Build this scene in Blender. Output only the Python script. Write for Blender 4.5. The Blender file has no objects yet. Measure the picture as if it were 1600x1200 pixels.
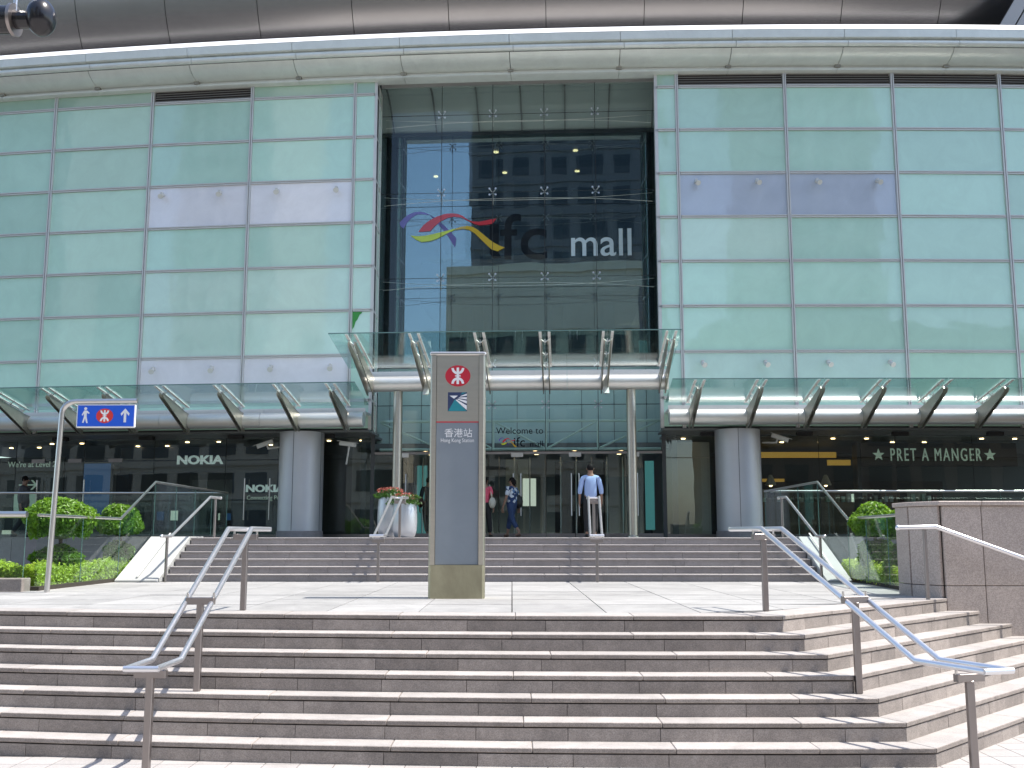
import bpy, bmesh, math, random
from mathutils import Vector, Matrix
random.seed(7)
R_ = math.radians
SC = bpy.context.scene
COL = SC.collection

# ------------------------------------------------------------------ camera, sky, sun, exposure
EYE = 1.92
cam_d = bpy.data.cameras.new('camera'); cam = bpy.data.objects.new('camera', cam_d); COL.objects.link(cam)
cam.location = (0, 0, EYE); cam.rotation_euler = (R_(90 + 8.33), 0, 0)
cam_d.sensor_width = 36; cam_d.lens = 36.56; cam_d.clip_start = 0.1; cam_d.clip_end = 2000
SC.camera = cam
SUN_EL, SUN_AZ = 63.0, -3.5            # azimuth: degrees behind the line of the front, sun stands to the right
world = bpy.data.worlds.new('World'); SC.world = world; world.use_nodes = True
wn = world.node_tree.nodes; wl = world.node_tree.links
sky = wn.new('ShaderNodeTexSky'); sky.sky_type = 'NISHITA'; sky.sun_disc = False
sky.sun_elevation = R_(SUN_EL); sky.sun_rotation = R_(90 - SUN_AZ); sky.dust_density = 1.6; sky.air_density = 1.0
wl.new(sky.outputs[0], wn['Background'].inputs[0]); wn['Background'].inputs[1].default_value = 0.15
sun_d = bpy.data.lights.new('sun', 'SUN'); sun = bpy.data.objects.new('sun', sun_d); COL.objects.link(sun)
sun_d.energy = 4.0; sun_d.angle = R_(0.5); sun_d.color = (1, 0.95, 0.88)
sv = Vector((math.cos(R_(SUN_EL)) * math.cos(R_(SUN_AZ)), math.cos(R_(SUN_EL)) * math.sin(R_(SUN_AZ)), math.sin(R_(SUN_EL))))
sun.rotation_euler = sv.to_track_quat('Z', 'Y').to_euler(); sun.location = sv * 60
vs = SC.view_settings
vs.view_transform = 'Standard'; vs.look = 'None'; vs.exposure = 1.0; vs.gamma = 1; vs.use_curve_mapping = False
SC.cycles.max_bounces = 10; SC.cycles.transparent_max_bounces = 24; SC.cycles.use_denoising = True
SC.cycles.sample_clamp_indirect = 6.0

# ------------------------------------------------------------------ materials
MATS = {}
def nodes_of(name):
    m = bpy.data.materials.new(name); m.use_nodes = True
    nt = m.node_tree; return m, nt, nt.nodes, nt.links, nt.nodes['Principled BSDF']
def mat(name, col, rough=0.5, metal=0.0, noise=0.0, nscale=5.0, bump=0.0, bscale=40.0, spec=0.5, coat=0.0, rnd=0.0,
        speckle=0.0, sscale=140.0, emit=None, estr=0.0, stretch=None, stain=0.0, crough=0.03):
    m, nt, N, L, b = nodes_of(name)
    b.inputs['Roughness'].default_value = rough; b.inputs['Metallic'].default_value = metal
    b.inputs['Specular IOR Level'].default_value = spec
    if coat: b.inputs['Coat Weight'].default_value = coat; b.inputs['Coat Roughness'].default_value = crough; b.inputs['Coat IOR'].default_value = 1.75
    tc = N.new('ShaderNodeNewGeometry'); vec = tc.outputs['Position']
    if stretch:
        mp = N.new('ShaderNodeMapping'); mp.inputs['Scale'].default_value = stretch; L.new(vec, mp.inputs[0]); vec = mp.outputs[0]
    cur = None
    rgb = N.new('ShaderNodeRGB'); rgb.outputs[0].default_value = (*col, 1); cur = rgb.outputs[0]
    def vary(cur, fac_socket, lo, hi):
        mr = N.new('ShaderNodeMapRange'); mr.inputs[3].default_value = lo; mr.inputs[4].default_value = hi; L.new(fac_socket, mr.inputs[0])
        mx = N.new('ShaderNodeMix'); mx.data_type = 'RGBA'; mx.blend_type = 'MULTIPLY'; mx.inputs[0].default_value = 1
        cb = N.new('ShaderNodeCombineColor')
        for i in range(3): L.new(mr.outputs[0], cb.inputs[i])
        L.new(cur, mx.inputs[6]); L.new(cb.outputs[0], mx.inputs[7]); return mx.outputs[2]
    if noise:
        t = N.new('ShaderNodeTexNoise'); t.inputs['Scale'].default_value = nscale; t.inputs['Detail'].default_value = 6; t.inputs['Roughness'].default_value = .65
        L.new(vec, t.inputs[0]); cur = vary(cur, t.outputs[0], 1 - noise * 1.6, 1 + noise * 1.6)
    if stain:
        t = N.new('ShaderNodeTexNoise'); t.inputs['Scale'].default_value = 1.3; t.inputs['Detail'].default_value = 8; t.inputs['Roughness'].default_value = .7; t.inputs['Distortion'].default_value = 1.5
        L.new(vec, t.inputs[0]); cur = vary(cur, t.outputs[0], 1 - stain * 2, 1 + stain * 1.5)
    if speckle:
        t = N.new('ShaderNodeTexVoronoi'); t.inputs['Scale'].default_value = sscale
        L.new(vec, t.inputs[0]); s = N.new('ShaderNodeSeparateColor'); L.new(t.outputs['Color'], s.inputs[0])
        cur = vary(cur, s.outputs[0], 1 - speckle, 1 + speckle)
    if rnd:
        oi = N.new('ShaderNodeObjectInfo'); cur = vary(cur, oi.outputs['Random'], 1 - rnd, 1 + rnd)
    L.new(cur, b.inputs['Base Color'])
    if bump:
        t = N.new('ShaderNodeTexNoise'); t.inputs['Scale'].default_value = bscale; t.inputs['Detail'].default_value = 4; L.new(vec, t.inputs[0])
        bp = N.new('ShaderNodeBump'); bp.inputs['Strength'].default_value = bump; bp.inputs['Distance'].default_value = .01
        L.new(t.outputs[0], bp.inputs['Height']); L.new(bp.outputs[0], b.inputs['Normal'])
    if emit: b.inputs['Emission Color'].default_value = (*emit, 1); b.inputs['Emission Strength'].default_value = estr
    MATS[name] = m; return m
def glass(name, tint, base=0.06, rough=0.0, wob=0.0, refl=(1, 1, 1)):
    m = bpy.data.materials.new(name); m.use_nodes = True; nt = m.node_tree; N = nt.nodes; L = nt.links
    N.remove(N['Principled BSDF']); out = N['Material Output']
    tr = N.new('ShaderNodeBsdfTransparent'); tr.inputs[0].default_value = (*tint, 1)
    gl = N.new('ShaderNodeBsdfGlossy'); gl.inputs['Roughness'].default_value = rough; gl.inputs['Color'].default_value = (*refl, 1)
    lw = N.new('ShaderNodeLayerWeight'); lw.inputs[0].default_value = .5
    pw = N.new('ShaderNodeMath'); pw.operation = 'POWER'; pw.inputs[1].default_value = 4; L.new(lw.outputs['Facing'], pw.inputs[0]); pw.inputs[1].default_value = 8 if 'rail' in name else 4.5
    ma = N.new('ShaderNodeMath'); ma.operation = 'MULTIPLY_ADD'; ma.inputs[1].default_value = 1 - base; ma.inputs[2].default_value = base; L.new(pw.outputs[0], ma.inputs[0])
    if wob:
        g = N.new('ShaderNodeNewGeometry'); t = N.new('ShaderNodeTexNoise'); t.inputs['Scale'].default_value = .9; t.inputs['Detail'].default_value = 1
        L.new(g.outputs['Position'], t.inputs[0]); bp = N.new('ShaderNodeBump'); bp.inputs['Strength'].default_value = wob; bp.inputs['Distance'].default_value = .02
        L.new(t.outputs[0], bp.inputs['Height']); L.new(bp.outputs[0], gl.inputs['Normal'])
    mx = N.new('ShaderNodeMixShader'); L.new(ma.outputs[0], mx.inputs[0]); L.new(tr.outputs[0], mx.inputs[1]); L.new(gl.outputs[0], mx.inputs[2])
    L.new(mx.outputs[0], out.inputs[0]); MATS[name] = m; return m
def emis(name, col, s):
    m, nt, N, L, b = nodes_of(name); b.inputs['Base Color'].default_value = (*col, 1)
    b.inputs['Emission Color'].default_value = (*col, 1); b.inputs['Emission Strength'].default_value = s; MATS[name] = m; return m

GRA = (0.40, 0.365, 0.345)
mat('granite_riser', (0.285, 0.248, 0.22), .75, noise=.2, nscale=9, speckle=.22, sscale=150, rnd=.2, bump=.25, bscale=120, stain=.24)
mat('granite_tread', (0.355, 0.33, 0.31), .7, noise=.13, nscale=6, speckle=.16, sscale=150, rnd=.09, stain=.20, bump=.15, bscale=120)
mat('granite_core', (0.10, 0.085, 0.08), .9, noise=.1)
mat('granite_paver', (0.315, 0.31, 0.30), .65, noise=.10, nscale=4, speckle=.12, sscale=150, rnd=.10, stain=.24)
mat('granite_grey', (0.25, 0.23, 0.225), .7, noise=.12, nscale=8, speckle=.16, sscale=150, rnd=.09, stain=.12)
mat('granite_block', (0.42, 0.355, 0.31), .6, noise=.08, nscale=3, speckle=.22, sscale=95, rnd=.05, stain=.08)
mat('pale_stone', (0.37, 0.375, 0.36), .6, noise=.05, stain=.06)
mat('ground_paver', (0.34, 0.32, 0.305), .8, noise=.1, nscale=5, speckle=.12, rnd=.06, stain=.08)
mat('joint', (0.12, 0.11, 0.10), .95)
mat('steel', (0.62, 0.60, 0.58), .28, 1.0, noise=.05, nscale=3, bump=.03, bscale=60)
mat('steel_post', (0.30, 0.27, 0.26), .38, 1.0, noise=.06, nscale=6)
mat('steel_bright', (0.74, 0.74, 0.76), .33, .92)
mat('steel_warm', (0.54, 0.50, 0.43), .36, 1.0, noise=.07, nscale=2.5, stretch=(1, 1, 9))
mat('bronze_steel', (0.40, 0.37, 0.26), .42, 1.0, noise=.16, nscale=2.5, stain=.2)
mat('silver_clad', (0.50, 0.51, 0.53), .45, .6, noise=.05, nscale=1.5)
mat('beam_clad', (0.72, 0.72, 0.70), .36, .65, noise=.05, nscale=1.2, stain=.05)
mat('bracket_metal', (0.36, 0.345, 0.30), .42, .8, noise=.1, nscale=6)
mat('frame', (0.60, 0.60, 0.58), .45, .25, noise=.06, nscale=2)
mat('roof_white', (0.80, 0.80, 0.80), .4)
mat('roof_membrane', (0.02, 0.021, 0.026), .8)
mat('cornice', (0.72, 0.75, 0.70), .38, .25, noise=.06, nscale=.8, stain=.10)
mat('cornice_dark', (0.03, 0.03, 0.035), .6)
mat('roof_metal', (0.45, 0.435, 0.42), .24, 1.0, noise=.05, nscale=.6)
mat('roof_blue', (0.27, 0.29, 0.31), .6)
def panel(name, col, rnd=.07):
    m = mat(name, col, .5, noise=.06, nscale=.5, rnd=rnd, coat=.9, spec=.4, stain=.07, crough=.035)
    N, L = m.node_tree.nodes, m.node_tree.links      # slightly wavy face of the toughened glass
    g = N.new('ShaderNodeNewGeometry'); t = N.new('ShaderNodeTexNoise'); t.inputs['Scale'].default_value = 1.1; t.inputs['Detail'].default_value = 2
    bp = N.new('ShaderNodeBump'); bp.inputs['Strength'].default_value = .25; bp.inputs['Distance'].default_value = .02
    L.new(g.outputs['Position'], t.inputs[0]); L.new(t.outputs[0], bp.inputs['Height']); L.new(bp.outputs[0], N['Principled BSDF'].inputs['Coat Normal'])
panel('panel_mint', (0.475, 0.725, 0.59), .09); panel('panel_pale', (0.55, 0.755, 0.63)); panel('panel_lilac', (0.80, 0.80, 0.82), .03)
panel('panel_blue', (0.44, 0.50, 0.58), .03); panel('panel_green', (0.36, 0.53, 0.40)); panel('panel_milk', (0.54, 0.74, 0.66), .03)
mat('film_green', (0.05, 0.30, 0.06), .6)
mat('louvre', (0.30, 0.28, 0.25), .5, .4); mat('louvre_back', (0.05, 0.04, 0.035), .8)
glass('glass_atrium', (0.94, 0.975, 0.965), .025, wob=.05, refl=(.9, .96, 1.0))
glass('glass_reflector', (0.45, 0.52, 0.52), .26, wob=.06, refl=(.80, .93, 1.0))  # for the added screen that mirrors sky and towers
glass('glass_shop', (0.88, 0.93, 0.91), .055, wob=.06)
glass('glass_canopy', (0.82, 0.92, 0.90), .09)
glass('glass_rail', (0.90, 0.95, 0.935), .03)
mat('glass_edge', (0.12, 0.22, 0.20), .2)
mat('dark', (0.028, 0.032, 0.033), .5); mat('dark_grey', (0.07, 0.075, 0.075), .5); mat('mid_grey', (0.17, 0.175, 0.175), .5)
mat('soffit', (0.13, 0.14, 0.14), .4, noise=.05)
mat('inner_wall', (0.13, 0.16, 0.155), .6, noise=.1, nscale=.7); mat('inner_floor', (0.22, 0.21, 0.19), .25, noise=.1)
mat('inner_beige', (0.42, 0.40, 0.34), .6, noise=.08); mat('inner_ceiling', (0.34, 0.38, 0.37), .5)
mat('brown_dark', (0.045, 0.032, 0.026), .6, noise=.1); mat('wood', (0.20, 0.11, 0.06), .5, noise=.15)
mat('navy', (0.012, 0.02, 0.045), .35); mat('poster_blue', (0.03, 0.10, 0.26), .4, emit=(.05, .16, .40), estr=.10)
mat('poster_grey', (0.20, 0.19, 0.18), .5, noise=.2, nscale=3)
mat('pale_green_paint', (0.50, 0.66, 0.58), .5)
mat('bulkhead', (0.52, 0.68, 0.63), .5, noise=.08, nscale=1)
mat('turquoise_glow', (0.12, 0.46, 0.48), .3, emit=(.2, .7, .72), estr=.10)
emis('lamp_warm', (1.0, .70, .36), 4.0); emis('lamp_yellow', (.9, .52, .09), .12); emis('sign_glow', (.70, .84, .84), .16); emis('sign_green', (.52, .66, .55), .12)
emis('pale_glow', (.85, .92, .80), .30)  # faint glow put on posters, goods and lobby panels that are no lamps
mat('white_paint', (0.78, 0.78, 0.78), .4); mat('letter_white', (0.82, 0.84, 0.90), .4); mat('letter_black', (0.012, 0.014, 0.018), .9, spec=.1)
mat('red', (0.50, 0.02, 0.04), .35); mat('red_bright', (0.68, 0.045, 0.04), .35); mat('sign_blue', (0.015, 0.105, 0.62), .35)
mat('pylon_grey', (0.21, 0.24, 0.265), .33, noise=.05, nscale=1.5, stain=.06); mat('navy_ink', (0.03, 0.045, 0.11), .4); mat('teal_ink', (0.02, 0.23, 0.27), .4)
mat('rib_purple', (0.24, 0.17, 0.60), .45); mat('rib_purple_dark', (0.12, 0.06, 0.32), .45); mat('rib_red', (0.80, 0.03, 0.05), .45)
mat('rib_lime', (0.80, 0.86, 0.02), .45); mat('rib_gold', (0.82, 0.48, 0.02), .45)
mat('black_gloss', (0.010, 0.010, 0.013), .22); mat('cam_white', (0.60, 0.60, 0.56), .45); mat('rubber', (0.02, 0.02, 0.02), .7)
mat('soil', (0.05, 0.04, 0.03), .95, noise=.2); mat('bark', (0.10, 0.07, 0.05), .9, noise=.2); mat('planter', (0.50, 0.53, 0.56), .3, .5)
def leafmat(name, col, trans):
    m, nt, N, L, b = nodes_of(name); b.inputs['Roughness'].default_value = .45
    g = N.new('ShaderNodeNewGeometry'); mr = N.new('ShaderNodeMapRange'); mr.inputs[3].default_value = .55; mr.inputs[4].default_value = 1.5
    L.new(g.outputs['Random Per Island'], mr.inputs[0])
    mx = N.new('ShaderNodeMix'); mx.data_type = 'RGBA'; mx.blend_type = 'MULTIPLY'; mx.inputs[0].default_value = 1; mx.inputs[6].default_value = (*col, 1)
    cb = N.new('ShaderNodeCombineColor'); [L.new(mr.outputs[0], cb.inputs[i]) for i in range(3)]
    L.new(cb.outputs[0], mx.inputs[7]); L.new(mx.outputs[2], b.inputs['Base Color'])
    t = N.new('ShaderNodeBsdfTranslucent'); t.inputs[0].default_value = (*trans, 1)
    ms = N.new('ShaderNodeMixShader'); ms.inputs[0].default_value = .35; L.new(b.outputs[0], ms.inputs[1]); L.new(t.outputs[0], ms.inputs[2])
    L.new(ms.outputs[0], N['Material Output'].inputs[0]); MATS[name] = m
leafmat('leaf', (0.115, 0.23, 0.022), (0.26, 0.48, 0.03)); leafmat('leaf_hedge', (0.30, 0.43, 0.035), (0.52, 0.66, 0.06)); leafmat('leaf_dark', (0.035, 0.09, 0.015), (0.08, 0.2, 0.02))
leafmat('petal', (0.36, 0.10, 0.075), (0.45, 0.12, 0.08))
mat('skin', (0.30, 0.17, 0.115), .5); mat('hair', (0.010, 0.008, 0.008), .75, spec=.2); mat('shirt_blue', (0.36, 0.47, 0.72), .8, noise=.05)
mat('trousers_black', (0.018, 0.017, 0.018), .8); mat('jeans', (0.03, 0.055, 0.13), .85, noise=.15, nscale=20); mat('leather_black', (0.014, 0.014, 0.014), .4)
mat('pink', (0.70, 0.10, 0.16), .8); mat('canvas', (0.55, 0.52, 0.42), .8); mat('dark_red', (0.10, 0.02, 0.02), .6); mat('cloth_dark', (0.03, 0.03, 0.035), .8)
mat('cloth_grey', (0.10, 0.10, 0.11), .8); mat('shoe', (0.10, 0.05, 0.03), .5)
def printed_cloth():
    m, nt, N, L, b = nodes_of('blouse'); b.inputs['Roughness'].default_value = .8
    g = N.new('ShaderNodeNewGeometry'); v = N.new('ShaderNodeTexVoronoi'); v.inputs['Scale'].default_value = 13; L.new(g.outputs['Position'], v.inputs[0])
    r = N.new('ShaderNodeValToRGB'); r.color_ramp.interpolation = 'CONSTANT'; e = r.color_ramp.elements
    e[0].color = (.02, .045, .13, 1); e[1].position = .42; e[1].color = (.10, .20, .36, 1); x = e.new(.68); x.color = (.62, .66, .70, 1)
    s = N.new('ShaderNodeSeparateColor'); L.new(v.outputs['Color'], s.inputs[0]); L.new(s.outputs[0], r.inputs[0]); L.new(r.outputs[0], b.inputs['Base Color']); MATS['blouse'] = m
printed_cloth()
mat('tower_dark', (0.13, 0.14, 0.16), .5, .0, noise=.05); mat('tower_beige', (0.66, 0.61, 0.49), .8, noise=.08, nscale=.3); mat('tower_white', (0.52, 0.53, 0.53), .8, noise=.05, nscale=.3)
mat('tower_brown', (0.20, 0.16, 0.12), .7, noise=.08); mat('tower_grey', (0.34, 0.36, 0.38), .7, noise=.06); mat('window_dark', (0.03, 0.04, 0.05), .1); mat('asphalt', (0.05, 0.05, 0.052), .9, noise=.1)

# ------------------------------------------------------------------ helpers
WL = {}
def link(name, me, m, parent=None, base=None):
    """me holds world coordinates; the object gets its origin at base (or its own lowest centre)."""
    o = bpy.data.objects.new(name, me); COL.objects.link(o)
    if base is None:
        vs_ = [v.co for v in me.vertices]
        lo = Vector((min(v[i] for v in vs_) for i in range(3))); hi = Vector((max(v[i] for v in vs_) for i in range(3)))
        base = Vector(((lo.x + hi.x) / 2, (lo.y + hi.y) / 2, lo.z))
    base = Vector(base)
    me.transform(Matrix.Translation(-base))
    WL[o.name] = base.copy()
    if parent is not None: o.parent = parent; o.location = base - WL[parent.name]
    else: o.location = base
    if m: me.materials.append(MATS[m])
    return o
def mesh(name, verts, faces, m, parent=None, smooth=False, base=None):
    me = bpy.data.meshes.new(name); me.from_pydata([tuple(v) for v in verts], [], faces); me.validate()
    bm = bmesh.new(); bm.from_mesh(me); bmesh.ops.recalc_face_normals(bm, faces=bm.faces); bm.to_mesh(me); bm.free()
    if smooth:
        for p in me.polygons: p.use_smooth = True
    return link(name, me, m, parent, base)
def side_mat(o, m):  # gives tread sides the darker riser colour, painting shade on the nosings
    o.data.materials.append(MATS[m])
    for p in o.data.polygons:
        if p.normal.z < .5: p.material_index = 1
    return o
def tag(o, label=None, cat=None, group=None, kind=None):
    if label: o['label'] = label
    if cat: o['category'] = cat
    if group: o['group'] = group
    if kind: o['kind'] = kind
    return o
def empty(name, loc, label=None, cat=None, group=None, kind=None):
    o = bpy.data.objects.new(name, None); COL.objects.link(o); o.location = loc; WL[o.name] = Vector(loc); o.empty_display_size = .2
    return tag(o, label, cat, group, kind)
HEX = [(0, 1, 3, 2), (4, 6, 7, 5), (0, 2, 6, 4), (1, 5, 7, 3), (0, 4, 5, 1), (2, 3, 7, 6)]
class G:                                   # collects shapes into one mesh
    def __init__(s): s.v = []; s.f = []
    def add(s, v, f): n = len(s.v); s.v += [tuple(p) for p in v]; s.f += [tuple(i + n for i in q) for q in f]; return s
    def box(s, x0, x1, y0, y1, z0, z1, M=None):
        c = [(x, y, z) for x in (x0, x1) for y in (y0, y1) for z in (z0, z1)]
        if M: c = [M(*p) for p in c]
        return s.add(c, HEX)
    def prism(s, pts, w0, w1, M):          # polygon (u, v) extruded along w
        n = len(pts); v = [M(u, q, w0) for u, q in pts] + [M(u, q, w1) for u, q in pts]
        f = [tuple(range(n)), tuple(range(2 * n - 1, n - 1, -1))] + [(i, (i + 1) % n, n + (i + 1) % n, n + i) for i in range(n)]
        return s.add(v, f)
    def tube(s, pts, r, n=12, caps=True):
        P = [Vector(p) for p in pts]; rs = r if isinstance(r, (list, tuple)) else [r] * len(P)
        rings = []; up = None
        for i, p in enumerate(P):
            d0 = (p - P[i - 1]).normalized() if i else None; d1 = (P[i + 1] - p).normalized() if i < len(P) - 1 else None
            t = (d0 + d1).normalized() if d0 is not None and d1 is not None else (d0 or d1)
            k = 1 / max(.35, t.dot(d0)) if d0 is not None and d1 is not None else 1
            if up is None: up = Vector((0, 0, 1)) if abs(t.z) < .9 else Vector((1, 0, 0))
            a = t.cross(up).normalized(); up = a.cross(t).normalized()
            bend = (d1 - d0) if d0 is not None and d1 is not None else Vector()
            bd = (bend - t * bend.dot(t)); bd = bd.normalized() if bd.length > 1e-5 else None
            ring = []
            for j in range(n):
                q = 2 * math.pi * j / n; o = a * math.cos(q) + up * math.sin(q)
                if bd is not None: o = o + bd * (o.dot(bd) * (k - 1))
                ring.append(p + o * rs[i])
            rings.append(ring)
        v = [p for r_ in rings for p in r_]; f = []
        for i in range(len(P) - 1):
            for j in range(n): f.append((i * n + j, i * n + (j + 1) % n, (i + 1) * n + (j + 1) % n, (i + 1) * n + j))
        if caps: f += [tuple(range(n - 1, -1, -1)), tuple(range((len(P) - 1) * n, len(P) * n))]
        return s.add(v, f)
    def lathe(s, prof, c, n=28):
        v = []; f = []
        for r, z in prof:
            for j in range(n): q = 2 * math.pi * j / n; v.append((c[0] + r * math.cos(q), c[1] + r * math.sin(q), c[2] + z))
        for i in range(len(prof) - 1):
            for j in range(n): f.append((i * n + j, i * n + (j + 1) % n, (i + 1) * n + (j + 1) % n, (i + 1) * n + j))
        f += [tuple(range(n - 1, -1, -1)), tuple(range((len(prof) - 1) * n, len(prof) * n))]
        return s.add(v, f)
    def ball(s, c, r, n=14, m=9):
        rx, ry, rz = r if isinstance(r, (tuple, list)) else (r, r, r); v = [(c[0], c[1], c[2] - rz)]; f = []
        for i in range(1, m):
            a = math.pi * i / m
            for j in range(n): q = 2 * math.pi * j / n; v.append((c[0] + rx * math.sin(a) * math.cos(q), c[1] + ry * math.sin(a) * math.sin(q), c[2] - rz * math.cos(a)))
        v.append((c[0], c[1], c[2] + rz)); e = len(v) - 1
        for j in range(n):
            f.append((0, 1 + (j + 1) % n, 1 + j)); f.append((e, 1 + (m - 2) * n + j, 1 + (m - 2) * n + (j + 1) % n))
            for i in range(m - 2): f.append((1 + i * n + j, 1 + i * n + (j + 1) % n, 1 + (i + 1) * n + (j + 1) % n, 1 + (i + 1) * n + j))
        return s.add(v, f)
    def build(s, name, m, parent=None, smooth=False, base=None, bevel=0, auto=False):
        o = mesh(name, s.v, s.f, m, parent, smooth, base)
        if auto:
            for p in o.data.polygons: p.use_smooth = True
            o.data.set_sharp_from_angle(angle=R_(40))
        if bevel:
            b = o.modifiers.new('bevel', 'BEVEL'); b.width = bevel; b.segments = 1; b.limit_method = 'ANGLE'; b.angle_limit = R_(50)
        return o
# the gently curved street front: s runs along it, o outwards, z up
AR, AX, AY = 150.0, 9.0, 26.0 + 150.0
def A(s, o, z):
    a = (s - AX) / AR; return Vector((AX + (AR + o) * math.sin(a), AY - (AR + o) * math.cos(a), z))
def Auv(s0, o0, z0, k=1.0):                # drawing sheet on the front: u right, v up, w outwards
    return lambda u, v, w: A(s0 + u * k, o0 + w, z0 + v * k)
def flat(x0, y0, z0, k=1.0, yaw=0.0):      # drawing sheet on a plane facing the street
    c, s_ = math.cos(yaw), math.sin(yaw)
    return lambda u, v, w: Vector((x0 + u * k * c + w * s_, y0 + u * k * s_ - w * c, z0 + v * k))
def text(name, body, size, M, m, parent=None, xs=1.0, w0=0.0, w1=.012, bold=0.0, spacing=1.0):
    cu = bpy.data.curves.new(name, 'FONT'); cu.body = body; cu.size = size; cu.offset = bold; cu.space_character = spacing
    cu.extrude = .5; cu.resolution_u = 4; to = bpy.data.objects.new(name, cu); COL.objects.link(to)
    dg = bpy.context.evaluated_depsgraph_get(); me = bpy.data.meshes.new_from_object(to.evaluated_get(dg)); bpy.data.objects.remove(to)
    for v in me.vertices: v.co = M(v.co.x * xs, v.co.y, w0 if v.co.z < 0 else w1)
    me.materials.clear(); me.update()
    bm = bmesh.new(); bm.from_mesh(me); bmesh.ops.recalc_face_normals(bm, faces=bm.faces); bm.to_mesh(me); bm.free()
    return link(name, me, m, parent)

# ------------------------------------------------------------------ ground, stairs, landing
LAND, PLAT = 1.12, 1.894
TR, RI = .29, .16
AXS, SR, SY = 2.0, 39.0, 10.78 + 39.0      # stairs: centre of the shallow curve
def step_pt(x, k, extra=0.0):              # front line of tread k (0 = landing) at x
    r = SR + TR * k + extra; return Vector((x, SY - math.sqrt(r * r - (x - AXS) ** 2), 0))
def corner(k, extra=0.0): return Vector((2.75 + .135 * k + extra * .45, step_pt(2.75 + .135 * k + extra * .45, k, extra).y, 0))
DIAG = Vector((.695, .719, 0)); DN = Vector((.719, -.695, 0))
G().box(-300, 300, -300, 300, -.3, -.004).build('ground', 'asphalt')['kind'] = 'structure'
pv = empty('pavement', (0, 6, 0), kind='structure')
G().box(-20, 20, -9, 16, -.05, 0.0).build('bed', 'joint', pv)
for i in range(-22, 28):
    for j in range(0, 5):
        a, b_ = i * .3, 8.0 + j * .3
        if -13 < a < 8.1: G().box(a + .004, a + .296, b_ + .004, b_ + .296, -.04, .006).build('paver', 'ground_paver', pv)
G().box(-20, 20, -9, 7.99, -.04, .005).build('far_paving', 'ground_paver', pv)['kind'] = 'stuff'
for i in range(11, 28):
    for j in range(5, 19):
        if i * .3 - 2.6 > (j * .3 - 1.6): G().box(i * .3 + .004, i * .3 + .296, 8 + j * .3 + .004, 8 + j * .3 + .296, -.04, .006).build('paver', 'ground_paver', pv)
st = empty('lower_stairs', (0, 10, 0), kind='structure')
XL = -9.0
for k in range(7):
    z1 = LAND - RI * k; z0 = z1 - RI
    # dark core behind the slabs
    pts = [step_pt(XL + (corner(k).x - XL) * i / 24, k, -.045) for i in range(24)] + [corner(k, -.045)]
    e = corner(k, -.045) + DIAG * 6.5
    pl = [(p.x, p.y) for p in pts] + [(e.x, e.y), (e.x, 19.6), (XL, 19.6)]
    G().prism(pl, (z0 if k < 6 else -.02), z1 - .045, lambda u, v, w: Vector((u, v, w))).build('core', 'granite_core', st)
    # riser slabs and treads along the curve
    x = XL - random.random() * .8; xe = corner(k).x; ends = []
    while x < xe:
        xn = min(xe, x + .8)
        if xe - xn < .22: xn = xe
        ends.append((x, xn)); x = xn
    for a, b_ in ends:
        p, q = step_pt(a, k, -.008), step_pt(b_, k, -.008)
        if b_ == xe: q = corner(k, -.008)
        t = (q - p).normalized(); n = Vector((t.y, -t.x, 0)); g = .0025
        def M(u, v, w, p=p, t=t, n=n, z0=z0): return p + t * u + n * w + Vector((0, 0, z0 + v))
        ln = (q - p).length; dz = random.uniform(-.0015, .0015)
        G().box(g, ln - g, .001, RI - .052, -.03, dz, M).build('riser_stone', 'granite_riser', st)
    x = XL - random.random() * .9
    while x < xe:
        xn = min(xe, x + 1.2)
        if xe - xn < .3: xn = xe
        p, q = step_pt(x, k), step_pt(xn, k)
        if xn == xe: q = corner(k)
        bk = TR + .03 if k else .45
        p2, q2 = step_pt(x, k, -bk), step_pt(xn, k, -bk)
        if xn == xe: q2 = corner(k, -bk)
        dx = Vector((.002, 0, 0)); zz = [z1 - .04, z1 + random.uniform(-.001, .001)]
        P = [p + dx, q - dx, q2 - dx, p2 + dx]
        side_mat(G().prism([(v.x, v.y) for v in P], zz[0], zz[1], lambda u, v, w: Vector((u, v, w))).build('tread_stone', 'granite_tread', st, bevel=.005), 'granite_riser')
        x = xn
    # the oblique flight on the right
    c0 = corner(k); L_ = 6.2; d = 0.0
    while d < L_:
        dn = min(L_, d + .5 + random.uniform(-.06, .06))
        def M(u, v, w, c0=c0, z0=z0): return c0 + DIAG * u + DN * (w - .008) + Vector((0, 0, z0 + v))
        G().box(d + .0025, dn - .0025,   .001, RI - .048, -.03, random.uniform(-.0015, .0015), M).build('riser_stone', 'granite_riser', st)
        d = dn
    d = 0.0
    while d < L_:
        dn = min(L_, d + 1.05)
        bk = TR + .03 if k else .45
        off = (corner(k, -bk) - (c0 - DN * bk)).dot(DIAG) if d == 0 else 0
        P = [c0 + DIAG * (d + .002), c0 + DIAG * (dn - .002), c0 + DIAG * (dn - .002) - DN * bk, (c0 + DIAG * (d + .002) - DN * bk) + DIAG * off]
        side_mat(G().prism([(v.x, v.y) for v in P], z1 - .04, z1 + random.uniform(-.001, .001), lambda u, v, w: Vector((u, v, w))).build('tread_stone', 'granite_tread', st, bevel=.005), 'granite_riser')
        d = dn
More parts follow.
